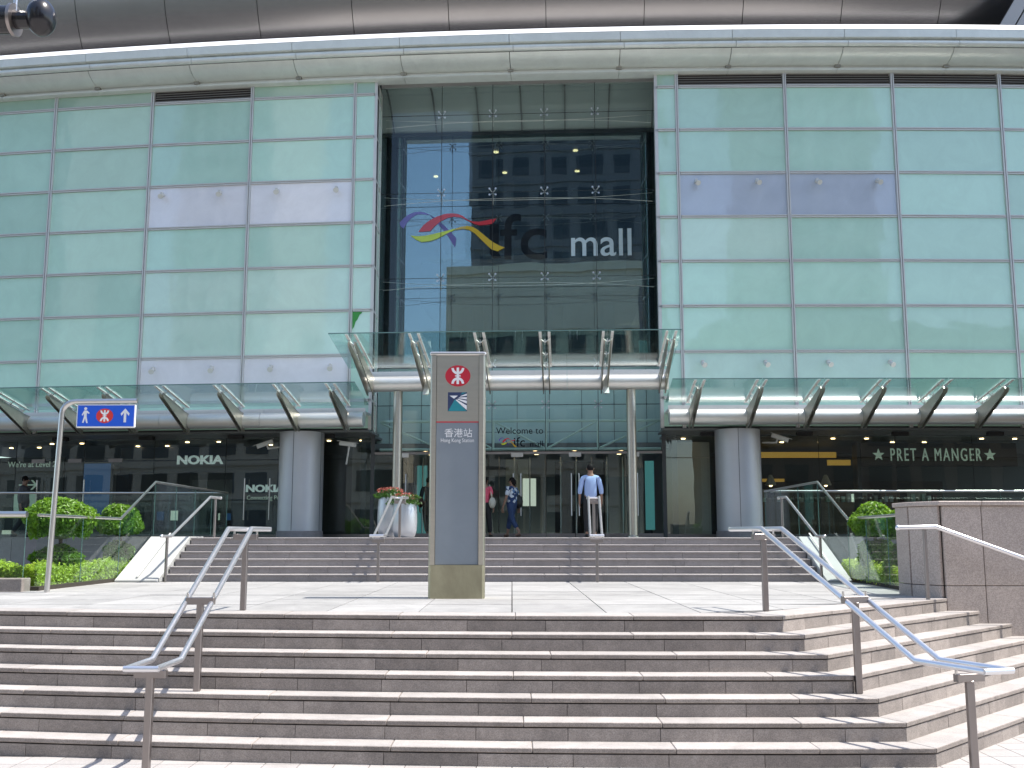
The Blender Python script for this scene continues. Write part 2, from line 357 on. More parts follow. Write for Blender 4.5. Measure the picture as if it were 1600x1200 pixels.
# landing: a bed and pavers with a drain slot
ld = empty('landing', (0, 15, LAND), kind='structure')
def edge_y(x):
    if x <= corner(0).x: return step_pt(x, 0, -.45).y
    return corner(0, -.45).y + (x - corner(0, -.45).x) * DIAG.y / DIAG.x + .05
YS = 14.55
for row, (ya, yb) in enumerate([(None, 12.55), (12.55, 13.55), (13.55, YS), (YS + .05, 15.55), (15.55, 16.55), (16.55, 17.55), (17.55, 18.79)]):
    x = -9.0
    while x < 5.9:
        xn = x + 1.0
        y0a = edge_y(x) if ya is None else max(ya, edge_y(x)); y0b = edge_y(xn) if ya is None else max(ya, edge_y(xn))
        xr = min(xn, 6.0)
        if y0a < yb - .02:
            y0b = min(y0b, yb - .005); j = random.uniform(-.0012, .0012)
            P = [(x + .006, y0a + .006), (xr - .006, y0b + .006), (xr - .006, yb - .006), (x + .006, yb - .006)]
            G().prism(P, LAND - .04, LAND + j, lambda u, v, w: Vector((u, v, w))).build('paver', 'granite_paver', ld)
        x = xn
G().box(-9, 6, YS + .004, YS + .046, LAND - .06, LAND - .02).build('drain_slot', 'dark', ld)
# upper flight
us = empty('upper_stairs', (-.35, 19.5, LAND), kind='structure')
UX0, UX1, UY, UT, UR = -6.2, 5.5, 18.8, .30, (PLAT - LAND) / 6
for j in range(6):
    z0 = LAND + UR * j; y = UY + UT * j
    G().box(UX0, UX1, y + .04, 21, z0 + .001, z0 + UR - .035).build('core', 'granite_core', us)
    x = UX0 - random.random() * .6
    while x < UX1:
        xn = x + 1.05; a, b_ = max(UX0, x), min(UX1, xn); w = random.uniform(-.001, .001)
        if b_ - a > .05:
            G().box(a + .002, b_ - .002, y + .015 + w, y + .05, z0 + .002, z0 + UR - .032).build('riser_stone', 'granite_grey', us)
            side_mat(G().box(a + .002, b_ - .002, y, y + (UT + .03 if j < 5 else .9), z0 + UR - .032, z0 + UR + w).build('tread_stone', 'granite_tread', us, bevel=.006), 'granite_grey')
        x = xn
pf = empty('upper_terrace', (0, 24, PLAT), kind='structure')
x = -7.0
while x < 6.1:
    for (ya, yb) in [(21.2, 22.4), (22.4, 23.6), (23.6, 24.8), (24.8, 26.0), (26.0, 27.4)]:
        G().box(x + .003, min(6.1, x + 1.1) - .003, ya + .003, yb - .003, PLAT - .05, PLAT).build('paver', 'granite_grey', pf)
    x += 1.1
G().box(-7.0, 6.1, 20.95, 40, LAND - .1, PLAT - .03).build('base', 'granite_core', pf)
G().box(-20, -7.0, 25.9, 40, LAND - .1, PLAT - .002).build('side_base', 'granite_grey', pf)
G().box(6.1, 20, 24.9, 40, LAND - .1, PLAT - .002).build('side_base', 'granite_grey', pf)
for i in range(9):
    G().box(-19 + i * 1.34, -19 + i * 1.34 + 1.33, 25.86, 25.9, LAND - .02, PLAT - .01).build('wall_stone', 'granite_grey', pf)
    G().box(6.15 + i * 1.34, 6.15 + i * 1.34 + 1.33, 24.86, 24.9, LAND - .02, PLAT - .01).build('wall_stone', 'granite_grey', pf)
# pale sloping cheeks beside the upper flight
for x0, x1, lab in ((-6.98, -6.22, 'left'), (5.52, 5.97, 'right')):
    g = G(); prof = [(UY - .25, LAND), (UY - .25, LAND + .04), (UY + 1.5, PLAT + .02), (UY + 2.4, PLAT + .02), (UY + 2.4, LAND)]
    g.prism(prof, x0, x1, lambda u, v, w: Vector((w, u, v)))
    c = g.build('stair_cheek', 'pale_stone', bevel=.01)
    tag(c, 'pale stone sloping cheek wall on the %s of the upper steps' % lab, 'cheek wall', 'cheeks of the upper steps')
    gg = G(); gg.prism([(UY - .2, LAND + .085), (UY - .2, LAND + .1), (UY + 1.5, PLAT + .09), (UY + 1.5, PLAT + .075)], (x0 + x1) / 2 - .015, (x0 + x1) / 2 + .015, lambda u, v, w: Vector((w, u, v)))
    gg.build('groove_strip', 'frame', c)
# planting beds
for nm, (x0, x1, y0, y1) in {'l': (-20, -7.02, 15.7, 25.85), 'r': (6.12, 20, 14.7, 24.85)}.items():
    G().prism([(x0 if nm == 'l' else 5.68, y0), (x1, y0), (x1, y1), (x0, y1), (x0, 18.8)], 0, LAND + .06, lambda u, v, w: Vector((u, v, w))).build('planting_bed', 'soil')['kind'] = 'structure'
kb = empty('bed_kerb', (-10, 15.5, LAND), 'low granite kerb stones edging the left planting bed', 'kerb')
for i in range(8): G().box(-16.9 + i * 1.22, -16.9 + i * 1.22 + 1.215, 15.42, 15.7, LAND - .02, LAND + .19).build('kerb_stone', 'granite_riser', kb, bevel=.01)
G().box(-20, -8.95, 10.5, 15.7, 0, LAND - .03).build('side_landing', 'granite_paver')['kind'] = 'structure'
G().prism([(-8.98, 12.2), (2.9, 11.4), (5.3, 13.9), (6.0, 14.8), (6.0, 19), (-8.98, 19)], LAND - .3, LAND - .047, lambda u, v, w: Vector((u, v, w))).build('landing_base', 'granite_core')['kind'] = 'structure'

# granite block at the right
blk = empty('granite_wall', (7, 14.2, 0), 'big pinkish granite block wall at the right of the stairs', 'wall')
TOPB = 2.38
def slabs(p, q, zs, cuts, th=.05):
    p, q = Vector(p), Vector(q); t = (q - p).normalized(); n = Vector((t.y, -t.x, 0)); L_ = (q - p).length
    cs = [0] + [c for c in cuts if c < L_] + [L_]
    for a, b_ in zip(cs, cs[1:]):
        for z0, z1 in zip(zs, zs[1:]):
            G().box(a + .004, b_ - .004, 0, th, z0 + .004, z1 - .004, lambda u, w, v: p + t * u + n * w + Vector((0, 0, v))).build('stone_slab', 'granite_block', blk, bevel=.006)
pA, pB, pC, pD = (5.44, 14.75, 0), (5.44, 14.3, 0), (5.66, 13.85, 0), (15, 13.85, 0)
ZB = [0, .55, LAND + .16, TOPB - .06]
slabs(pA, pB, ZB, []); slabs(pB, pC, ZB, []); slabs(pC, pD, ZB, [.52, 1.75, 2.98, 4.2, 5.4])
G().prism([(5.47, 14.75), (5.47, 14.32), (5.69, 13.88), (15, 13.88), (15, 14.75)], 0, TOPB - .06, lambda u, v, w: Vector((u, v, w))).build('core', 'joint', blk)
cx = [5.60, 6.18, 7.41, 8.64, 10, 12, 15]
G().prism([(5.37, 14.8), (5.37, 14.27), (5.61, 13.77), (6.18, 13.77), (6.18, 14.8)], TOPB - .06, TOPB, lambda u, v, w: Vector((u, v, w))).build('coping_stone', 'granite_block', blk, bevel=.008)
for a, b_ in zip(cx[1:], cx[2:]): G().box(a + .006, b_, 13.77, 14.8, TOPB - .06, TOPB).build('coping_stone', 'granite_block', blk, bevel=.008)

# ------------------------------------------------------------------ the mall building
mall = empty('mall_building', (0, 30, PLAT), 'large glass fronted shopping mall with mint panels and curved metal roof edge', 'building')
ZR = [4.62, 5.39, 6.57, 7.755, 8.94, 10.12, 11.30, 12.485, 13.67, 14.06]
RB = [4.34, 7.18, 10.02, 12.86, 15.70, 18.5]; LB = [-4.23, -7.08, -9.92, -12.77, -15.62, -18.5]
def bay(s0, s1, narrow, side, idx):
    s0, s1 = min(s0, s1), max(s0, s1)
    for r, (z0, z1) in enumerate(zip(ZR, ZR[1:])):
        m = 'panel_mint'
        if r == 5 and not narrow and idx in (0, 1): m = 'panel_lilac' if side < 0 else 'panel_blue'
        if r == 1 and not narrow and idx in (0, 1): m = 'panel_lilac' if side < 0 else 'panel_milk'
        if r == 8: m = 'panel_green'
        if m == 'panel_mint' and ((side < 0 and r in (2, 3) and idx in (0, 1)) or (side > 0 and r == 4 and idx == 0)): m = 'panel_pale'
        if r == 8 and not narrow and (side > 0 or idx == 1):
            lv = G().box(s0 + .06, s1 - .06, -.10, -.06, z0 + .04, z1 - .02, A).build('louvre_panel', 'louvre_back', mall)
            for q in range(5):
                zz = z0 + .06 + q * .066
                G().add([A(s0 + .06, .01, zz), A(s1 - .06, .01, zz), A(s1 - .06, -.055, zz + .045), A(s0 + .06, -.055, zz + .045),
                         A(s0 + .06, .01, zz + .012), A(s1 - .06, .01, zz + .012), A(s1 - .06, -.055, zz + .057), A(s0 + .06, -.055, zz + .057)],
                        [(0, 1, 2, 3), (4, 7, 6, 5), (0, 4, 5, 1), (1, 5, 6, 2), (2, 6, 7, 3), (3, 7, 4, 0)]).build('slat', 'louvre', lv)
            continue
        # each pane is hung very slightly out of true, as real cladding is
        t0, t1, t2 = (random.uniform(-.004, .004) for _ in range(3))
        c = []
        for s in (s0 + .045, s1 - .045):
            for o in (-.06, 0):
                for z in (z0 + .04, z1 - .04):
                    c.append(A(s, o + (t0 if s > s0 + 1 else 0) + (t1 if z > z0 + .5 else 0) + t2, z))
        mesh('panel', c, HEX, m, mall)
        g = G()
        g.box(s0 + .055, s1 - .055, -.02, .035, z1 - .036, z1 - .011, A); g.box(s0 + .055, s1 - .055, -.02, .045, z1 + .011, z1 + .036, A); g.box(s0 + .055, s1 - .055, -.04, .018, z1 - .012, z1 + .012, A)
        g.build('transom', 'frame', mall)
def mull(s, z0=ZR[0], z1=14.06):
    g = G()
    for a, b_, o in ((-.042, -.012, .055), (-.012, .012, .015), (.012, .042, .055)): g.box(s + a, s + b_, -.04, o, z0, z1, A)
    g.build('mullion', 'frame', mall)
EDL, EDR = -3.66, 3.79
for i in range(5): bay(RB[i], RB[i + 1], False, 1, i); bay(LB[i + 1], LB[i], False, -1, i)
bay(EDR, RB[0], True, 1, 0); bay(LB[0], EDL, True, -1, 0)
for s in RB[:5] + LB[:5]: mull(s)
# returns of the opening, slanted back to the recessed glass
GO = -1.0; GL, GR = -3.74, 3.88
for sa, sb in ((EDL, GL), (EDR, GR)):
    for z0, z1 in zip(ZR, ZR[1:]):
        for a, b_ in ((0, .5), (.5, 1)):
            f0, f1 = a + .02, b_ - .02; sg = 1 if sa < 0 else -1
            P = lambda f, z, d: A(sa + (sb - sa) * f - sg * d, GO * f, z)
            mesh('return_panel', [P(f, z, d) for f in (f0, f1) for d in (0.0, .05) for z in (z0 + .03, z1 - .03)], HEX, 'panel_mint', mall)
            mesh('return_transom', [P(f, z, d) for f in (a, b_) for d in (-.03, .05) for z in (z1 - .03, z1 + .03)], HEX, 'frame', mall)
    for f in (.0, .5, .97):
        sg = 1 if sa < 0 else -1
        P = lambda ff, z, d: A(sa + (sb - sa) * ff - sg * d, GO * ff, z)
        mesh('return_mullion', [P(ff, z, d) for ff in (f, f + .03) for d in (-.035, .05) for z in (ZR[0], 14.06)], HEX, 'frame', mall)
# torn green film at the corner pane
G().prism([(0, 0), (.25, 0), (.23, -.04), (.18, -.08), (.13, -.2), (.08, -.26), (.04, -.4), (0, -.46)], .006, .010, Auv(-4.17, 0, 7.71)).build('torn_film', 'film_green', mall)
# floodlights on the front
for s, z, m in [(v, 11.05, 0) for v in (-9.49, -7.87, -6.29, -4.67, 4.79, 6.36, 7.91, 9.48)] + [(v, 6.28, 1) for v in (-9.5, -7.89, -6.29, -4.71, 4.83, 6.41, 7.99, 9.55)]:
    M = Auv(s, .0, z); g = G(); g.box(-.03, .03, -.03, .05, .0, .14, lambda u, v, w: M(u, v, w))
    g.tube([M(0, -.02, .1), M(0, -.02, .17), M(0, -.1, .24)], .022, 8)
    fl = g.build('floodlight', 'cam_white', mall)
    h = G(); h.tube([M(-.01, -.03, .12), M(.03, -.10, .24)], [.05, .07], 14); h.build('lamp_head', 'cam_white', fl, auto=True)
# facade backing, soffit under the front
for a, b_ in list(zip(LB[1:], LB)) + [(LB[0], EDL)] + [(EDR, RB[0])] + list(zip(RB, RB[1:])):
    G().box(min(a, b_), max(a, b_), -.35, -.12, 4.62, 14.3, A).build('backing_wall', 'dark_grey', mall)
for a, b_ in ((-18.5, EDL), (EDR, 18.5)):
    n = 6
    for i in range(n):
        s0, s1 = a + (b_ - a) * i / n, a + (b_ - a) * (i + 1) / n
        G().box(s0 + .006, s1 - .006, -1.2, .05, 4.56, 4.615, A).build('soffit_panel', 'soffit', mall)
        G().box((s0 + s1) / 2 - .2, (s0 + s1) / 2 + .2, -.55, -.4, 4.46, 4.555, A).build('soffit_light', 'rubber', mall)

# roof edge, swept along the front in panels
JW = 2.86
segs = [-20.05 + JW * i for i in range(16)]
def sweep(name, prof, m, gap=.012, sub=4, shift=0.0, smooth=True, par=mall):
    n = len(prof)
    for a in segs:
        a0, a1 = a + gap / 2 + shift, a + JW - gap / 2 + shift; v = []; f = []
        for i in range(sub + 1):
            s = a0 + (a1 - a0) * i / sub; v += [A(s, o, z) for o, z in prof]
        for i in range(sub):
            for j in range(n): f.append((i * n + j, i * n + (j + 1) % n, (i + 1) * n + (j + 1) % n, (i + 1) * n + j))
        f += [tuple(range(n)), tuple(range((sub + 1) * n - 1, sub * n - 1, -1))]
        o = mesh(name, v, f, m, par)
        if smooth:
            for p in o.data.polygons: p.use_smooth = True
            o.data.set_sharp_from_angle(angle=R_(35))
def arcp(c, r, a0, a1, n, ry=None): return [(c[0] + r * math.cos(R_(a0 + (a1 - a0) * i / n)), c[1] + (ry or r) * math.sin(R_(a0 + (a1 - a0) * i / n))) for i in range(n + 1)]
sweep('ledge', [(-.2, 14.02), (.1, 14.02), (.17, 14.05), (.17, 14.10), (.10, 14.12), (.12, 14.16), (-.2, 14.16)], 'cornice')
sweep('cornice_panel', [(-.2, 14.165)] + arcp((.10, 14.55), .66, -88, -22, 10, .385) + [(.66, 14.40), (-.2, 14.45)], 'cornice', .016)
sweep('shadow_gap', [(-.2, 14.40), (.70, 14.40), (.70, 14.46), (-.2, 14.46)], 'cornice_dark', .002)
sweep('bead', arcp((.74, 14.50), .085, 0, 340, 16), 'cornice', .012, shift=.1)
sweep('fascia', [(-.2, 14.55), (.72, 14.585), (.86, 14.62), (.88, 14.82), (-.2, 14.82)], 'cornice', .012)
sweep('roof_nose', [(.5, 14.823), (.86, 14.823), (.885, 14.83), (.70, 15.04), (.64, 15.05), (.5, 15.05)], 'roof_white', .006)
sweep('roof_membrane', [(-5.2, 15.0), (-2.6, 14.90), (.499, 14.83), (.499, 15.04), (-5.2, 15.12)], 'roof_membrane', .0)  # unseen roof top, blackened so the drum above it reflects dark
for a in segs:
    G().box(a - .07, a + .07, .06, .22, 14.105, 14.175, A).build('joint_clip', 'bracket_metal', mall)
# swelling metal drum of the roof above
sweep('roof_drum_panel', [(-6, 15.9)] + arcp((-4.6, 18.9), 3.2, -78, 40, 22, 3.75) + [(-6, 21.5)], 'roof_metal', .02, shift=.9)
for i in range(9):
    s0 = 13.0 + i * .45
    mesh('roof_blade', [A(s0 + a * .4 + (z - 15.1) * .62, o, z) for a in (0, 1) for o in (-.9, -.8) for z in (15.12, 18.6)], HEX, 'roof_blue', mall)
for a, b_ in ((-18.5, -4.0), (4.15, 18.5)): G().box(a, b_, -14, -.3, 14.45, 14.8, A).build('roof_slab', 'dark_grey', mall)

# atrium glass wall
SX = [GL, -2.02, -.60, .82, 2.22, GR]; SZ = [PLAT + .02, 4.13, 5.36, 6.47, 8.83, 11.22, 13.46, 14.30]
for i, (a, b_) in enumerate(zip(SX, SX[1:])):
    for j, (z0, z1) in enumerate(zip(SZ, SZ[1:])):
        if j == 0: continue
        t0, t1 = random.uniform(-.004, .004), random.uniform(-.004, .004); c = []
        for s in (a + .008, b_ - .008):
            for o in (GO - .015, GO):
                for z in (z0 + .008, z1 - .008): c.append(A(s, o + (t0 if s > a + .5 else 0) + (t1 if z > z0 + .4 else 0), z))
        p = mesh('glass_pane', c, HEX, 'glass_atrium', mall)
for s in SX[1:-1]:
    for z in SZ[2:-1]:
        M = Auv(s, GO, z); g = G()
        for a in (-.085, .085):
            for b_ in (-.085, .085): g.tube([M(a, b_, .004), M(a, b_, .02)], .026, 10); g.tube([M(a, b_, -.03), M(0, 0, -.10)], .014, 6)
        g.build('spider_fitting', 'steel_bright', mall)
    G().box(s - .007, s + .007, GO - .012, GO - .002, SZ[1], SZ[-1], A).build('glass_seal', 'rubber', mall)
for z in SZ[1:-1]: G().box(GL, GR, GO - .013, GO - .003, z - .006, z + .006, A).build('glass_seal', 'rubber', mall)
for z in SZ[3:-1]:
    for sg in (-1, 1):
        pts = [A(GL + .1 + (GR - GL - .2) * i / 16, GO - .18 - sg * .16 * math.cos(math.pi * (i / 8 - 1) / 2) * 1.0, z - .16 + sg * .20 * (1 - ((i - 8) / 8) ** 2) - .12 * sg) for i in range(17)]
        G().tube(pts, .006, 6).build('bracing_cable', 'steel', mall)
    for s in SX[1:-1]: G().tube([A(s, GO - .1, z), A(s, GO - .2, z - .30)], .010, 6).build('strut', 'steel', mall)
G().box(GL, GR, GO - .2, GO, 14.30, 14.5, A).build('head_frame', 'frame', mall)
for s in (GL - .05, GR + .05): G().box(s - .05, s + .05, GO - .06, GO + .0, PLAT, 14.4, A).build('jamb', 'dark_grey', mall)
# atrium interior
def quadbox(name, s0, s1, o0, o1, z0, z1, m, par=mall): return G().box(s0, s1, o0, o1, z0, z1, A).build(name, m, par)
quadbox('inner_floor', -18.5, 18.5, -15, -1.0, PLAT - .06, PLAT + .003, 'inner_floor')
quadbox('inner_side_wall', -4.3, -4.0, -15, -1.3, 4.7, 15.6, 'inner_wall'); quadbox('inner_side_wall', 4.15, 4.45, -15, -1.3, 4.7, 15.6, 'inner_wall')
quadbox('inner_back_wall', -18.5, 18.5, -15.3, -15, PLAT, 15.6, 'inner_wall')
cl = G(); cn = 10
prof = [(-1.05 - 1.2 * i / cn, 14.28 - .84 * (i / cn) ** 1.6) for i in range(cn + 1)]
prof += [(o, z + .1) for o, z in prof[::-1]]
cl.prism(prof, -4.0, 4.15, lambda u, v, w: A(w, u, v)); cl.build('inner_ceiling', 'inner_ceiling', mall, auto=True)
quadbox('ceiling_drop', -4.0, 4.15, -2.3, -2.15, 13.33, 13.43, 'dark'); quadbox('deep_ceiling', -4.0, 4.15, -15, -2.3, 13.36, 13.46, 'dark')
for i in range(7):
    s = -3.6 + i * 1.25; G().prism([(o, z - .06) for o, z in prof[:cn + 1]] + [(o, z - .005) for o, z in prof[:cn + 1][::-1]], s - .02, s + .02, lambda u, v, w: A(w, u, v)).build('ceiling_rib', 'mid_grey', mall)
for s, o in ((-.72, -3.6), (-.58, -5.4), (1.72, -3.6), (1.8, -5.4), (-2.9, -5.6)):
    G().tube([A(s, o, 13.33), A(s, o, 13.355)], .075, 14).build('downlight', 'lamp_warm', mall)
for z, o in ((6.7, -8.6), (9.9, -9.0)):
    sl = quadbox('gallery_floor', -4.0, 4.15, -15, o, z, z + .45, 'inner_beige'); quadbox('gallery_glass', -4.0, 4.15, o - .05, o - .035, z + .45, z + 1.5, 'glass_rail')
    quadbox('gallery_rail', -4.0, 4.15, o - .07, o - .01, z + 1.5, z + 1.55, 'steel')
for s in (-1.9, 1.1, 3.0): quadbox('gallery_column', s - .2, s + .2, -9.8, -9.4, 6.6, 15.4, 'inner_beige')
for i, (a, b_) in enumerate(zip(SX, SX[1:])):  # added screen behind the atrium glass to carry the city and sky reflections
    for z0, z1 in ((6.66, 8.83), (8.83, 11.22), (11.22, 13.34)):
        t0 = random.uniform(-.003, .003); t1 = random.uniform(-.003, .003)
        mesh('reflector_pane', [A(s + (-.25 if i == 0 and s == a else .25 if i == 4 and s == b_ else 0), o + (t0 if s == b_ else 0) + (t1 if z == z1 else 0), z) for s in (a, b_) for o in (-2.22, -2.2) for z in (z0 + .01, z1 - .01)], HEX, 'glass_reflector', mall)
quadbox('bulkhead', -3.95, 4.1, -2.4, -2.2, 4.26, 6.55, 'bulkhead'); quadbox('bulkhead_top', -3.95, 4.1, -7.6, -2.2, 6.55, 6.65, 'mid_grey')
for z in (4.75, 5.5): quadbox('bulkhead_joint', -3.95, 4.1, -2.199, -2.195, z, z + .012, 'dark_grey')
for i in range(9): quadbox('bulkhead_joint', -3.6 + i * .9, -3.588 + i * .9, -2.1985, -2.1945, 4.26, 6.5, 'dark_grey')
quadbox('lobby_ceiling', -4.0, 4.15, -15, -1.6, 4.25, 4.4, 'mid_grey')
# entrance: truss behind the glass, doors
for z in (4.98, 4.22): G().tube([A(-3.7, -1.45, z), A(.1, -1.45, z), A(3.9, -1.45, z)], .04, 8).build('truss_chord', 'pale_green_paint', mall)
for s in SX[1:-1]: G().tube([A(s, -1.45, 4.22), A(s, -1.45, 4.98)], .03, 8).build('truss_post', 'pale_green_paint', mall)
for a, b_ in zip(SX, SX[1:]):
    up = a >= .5
    G().tube([A(a + .05, -1.45, 4.25 if up else 4.95), A(b_ - .05, -1.45, 4.95 if up else 4.25)], .026, 8).build('truss_diagonal', 'pale_green_paint', mall)
quadbox('door_head', GL, GR, GO - .16, GO - .02, 4.06, 4.13, 'steel_post')
nd = 10
for i in range(nd):
    a = GL + (GR - GL) * i / nd; b_ = GL + (GR - GL) * (i + 1) / nd
    d = quadbox('door_leaf', a + .012, b_ - .012, GO - .02, GO - .005, PLAT + .03, 4.05, 'glass_shop')
    quadbox('door_shoe', a + .012, b_ - .012, GO - .035, GO + .012, PLAT + .005, PLAT + .1, 'steel_post', d)
    quadbox('patch_fitting', (a if i % 2 else b_ - .16), (a + .16 if i % 2 else b_), GO - .03, GO + .012, 3.98, 4.09, 'steel', d)
    hs = b_ - .10 if i % 2 == 0 else a + .10
    G().tube([A(hs, GO + .06, PLAT + .55), A(hs, GO + .06, PLAT + 1.65)], .016, 8).build('door_handle', 'steel_bright', d)
# inner lobby doors and strips seen through the entrance
for i in range(16):
    s = -3.4 + i * .46
    G().tube([A(s, -4.0, PLAT), A(s, -4.0, 4.2)], .022, 6).build('lobby_post', 'steel_bright' if i % 3 else 'steel_post', mall)
quadbox('lobby_panel', -3.2, -2.9, -4.6, -4.5, PLAT, 4.0, 'turquoise_glow'); quadbox('lobby_panel', -.5, .2, -4.9, -4.8, PLAT + 1.2, 4.2, 'inner_beige')
quadbox('lobby_panel', .05, .45, -4.4, -4.35, PLAT + .9, 3.6, 'pale_glow'); quadbox('lobby_panel', 3.2, 3.42, -4.0, -3.9, PLAT + .5, 3.9, 'turquoise_glow'); quadbox('lobby_panel', 3.6, 3.85, -3.0, -2.9, PLAT + .2, 4.0, 'turquoise_glow')  # faintly glowing turquoise panels stand in for views through to the outside
quadbox('lobby_panel', 1.0, 2.6, -6, -5.9, PLAT, 4.2, 'brown_dark')
for s in (-2.6, -1.2, .5, 1.6, 2.9):
    for o in (-2.4, -3.4): G().tube([A(s, o, 4.225), A(s, o, 4.245)], .06, 12).build('downlight', 'lamp_warm', mall)
# ground floor glazing of the wings
WG = -1.2
for side, (s0, s1) in ((-1, (-18.2, -3.80)), (1, (3.95, 18.2))):
    n = 7
    for i in range(n):
        a, b_ = s0 + (s1 - s0) * i / n, s0 + (s1 - s0) * (i + 1) / n; t0 = random.uniform(-.005, .005)
        for z0, z1 in ((PLAT + .08, 3.95), (3.97, 4.55)):
            c = [A(s, o + (t0 if s > a + 1 else 0), z) for s in (a + .008, b_ - .008) for o in (WG - .015, WG) for z in (z0, z1)]
            mesh('shop_pane', c, HEX, 'glass_shop', mall)
        quadbox('glass_seal', b_ - .006, b_ + .006, WG - .014, WG - .004, PLAT, 4.56, 'rubber')
        for q in (.3, .75):
            G().tube([A(a + (b_ - a) * q, -1.9 - 1.1 * (i % 2), 4.51), A(a + (b_ - a) * q, -1.9 - 1.1 * (i % 2), 4.53)], .055, 12).build('downlight', 'lamp_warm', mall)
    quadbox('shop_sill', s0, s1, WG - .05, WG + .02, PLAT, PLAT + .08, 'steel_post'); quadbox('shop_ceiling', s0, s1, -9, WG - .03, 4.535, 4.6, 'mid_grey')
    quadbox('shop_back_wall', s0, s1, -7.2, -7.0, PLAT, 4.6, 'dark_grey')
quadbox('party_wall', -4.25, -4.1, -7, -1.6, PLAT, 4.6, 'dark_grey'); quadbox('party_wall', 4.2, 4.35, -7, -1.6, PLAT, 4.6, 'mid_grey')
# left shop: navy portal; level board; poster; pale kiosk
quadbox('shop_fascia', -12.0, -6.4, -3.3, -3.1, 3.75, 4.5, 'navy'); quadbox('shop_pier', -8.15, -6.3, -2.5, -2.3, PLAT, 3.75, 'navy')
quadbox('shop_screen', -10.3, -8.6, -4.3, -4.2, 2.6, 3.7, 'dark_grey'); quadbox('shop_pier', -12.1, -11.7, -3.4, -3.1, PLAT, 3.75, 'navy')
quadbox('shop_shelf', -10.6, -8.4, -4.9, -4.5, 2.3, 2.36, 'steel_post'); quadbox('shop_counter', -10.2, -9.2, -3.9, -3.4, PLAT, 2.9, 'dark_grey')
quadbox('poster_frame', -12.9, -11.95, -2.65, -2.6, 2.2, 4.1, 'dark'); quadbox('blue_poster', -12.85, -12.0, -2.59, -2.58, 2.25, 4.0, 'poster_blue')
quadbox('direction_board', -15.6, -13.5, -2.7, -2.6, PLAT + .2, 4.2, 'dark'); quadbox('white_kiosk', -16.6, -15.65, -3.0, -2.4, PLAT, 4.0, 'pale_stone')
for zz in (2.7, 3.3, 3.65): quadbox('kiosk_joint', -16.6, -15.65, -2.399, -2.395, zz, zz + .02, 'dark_grey')
for s in (-13.3, -11.9, -7.3, -6.6): G().tube([A(s, -1.05, 2.35), A(s, -1.05, 3.45)], .018, 8).build('door_handle', 'steel', mall)
for s in (-13.6, -12.5, -11.3): quadbox('patch_fitting', s, s + .4, WG - .03, WG + .012, 3.93, 4.03, 'steel_post')
# right shop: dark fascia, yellow coves, counter, shelves, pendant lamps
quadbox('shop_fascia', 9.6, 14.0, -2.75, -2.55, 3.82, 4.47, 'brown_dark'); quadbox('cove_light', 6.3, 9.5, -4.5, -4.4, 4.2, 4.36, 'lamp_yellow'); quadbox('cove_light', 6.3, 8.2, -5.6, -5.5, 3.55, 3.64, 'lamp_yellow')
quadbox('cove_light', 8.9, 9.55, -3.4, -3.3, 3.9, 4.05, 'lamp_yellow'); quadbox('cove_light', 14.3, 14.8, -2.7, -2.6, 3.85, 4.1, 'lamp_yellow')
quadbox('shop_divider', 9.5, 9.6, -3, -2.6, PLAT, 4.5, 'dark'); quadbox('serving_counter', 7.0, 12.5, -4.6, -4.2, PLAT, 2.9, 'wood'); quadbox('back_shelves', 6.5, 13.5, -6.4, -6.2, 2.2, 3.6, 'brown_dark')
for i in range(7):
    s = 7.2 + i * .85; quadbox('menu_board', s, s + .6, -6.15, -6.1, 2.75, 3.35, 'wood' if i % 2 else 'inner_beige')
for s in (7.3, 8.9): G().lathe([(.02, .3), (.05, .28), (.16, .02), (.15, 0)], A(s, -3.6, 3.35), 14).build('pendant_lamp', 'inner_beige', mall)
for i in range(3): quadbox('leaning_poster', 14.9 + i, 15.6 + i, -2.3, -2.25, 2.2, 3.6, 'pale_glow')
goods = ['inner_beige', 'dark_red', 'pale_green_paint', 'wood', 'white_paint', 'pale_glow']
for i in range(34):
    s = 7.05 + i * .16; quadbox('shop_goods', s, s + random.uniform(.07, .13), -4.5, -4.35, 2.9, 2.9 + random.uniform(.08, .26), random.choice(goods))
for i in range(26):
    s = 6.6 + i * .26; quadbox('shop_goods', s, s + random.uniform(.10, .2), -6.19, -6.1, 2.2, 2.2 + random.uniform(.12, .34), random.choice(goods))
for i in range(7):
    s = -11.5 + i * .46; quadbox('phone_display', s, s + .22, -4.6, -4.55, 2.4, 2.4 + random.uniform(.2, .36), random.choice(['poster_blue', 'pale_glow', 'inner_beige', 'dark_grey']))
quadbox('shop_poster', -10.2, -8.7, -4.19, -4.18, 2.75, 3.6, 'poster_grey'); quadbox('display_wall', -16, -12.9, -5.2, -5.0, PLAT, 4.3, 'mid_grey')
for s in (7.3, 8.9): G().ball(A(s, -3.6, 3.36), .05, 10, 6).build('lamp_bulb', 'lamp_warm', mall, smooth=True)
# wall and slanted box between right column and entrance
quadbox('lobby_wall', 4.4, 5.4, -2.9, -2.7, PLAT, 4.5, 'inner_beige'); quadbox('lobby_wall', -4.9, -4.4, -3.4, -3.2, PLAT, 4.5, 'mid_grey')
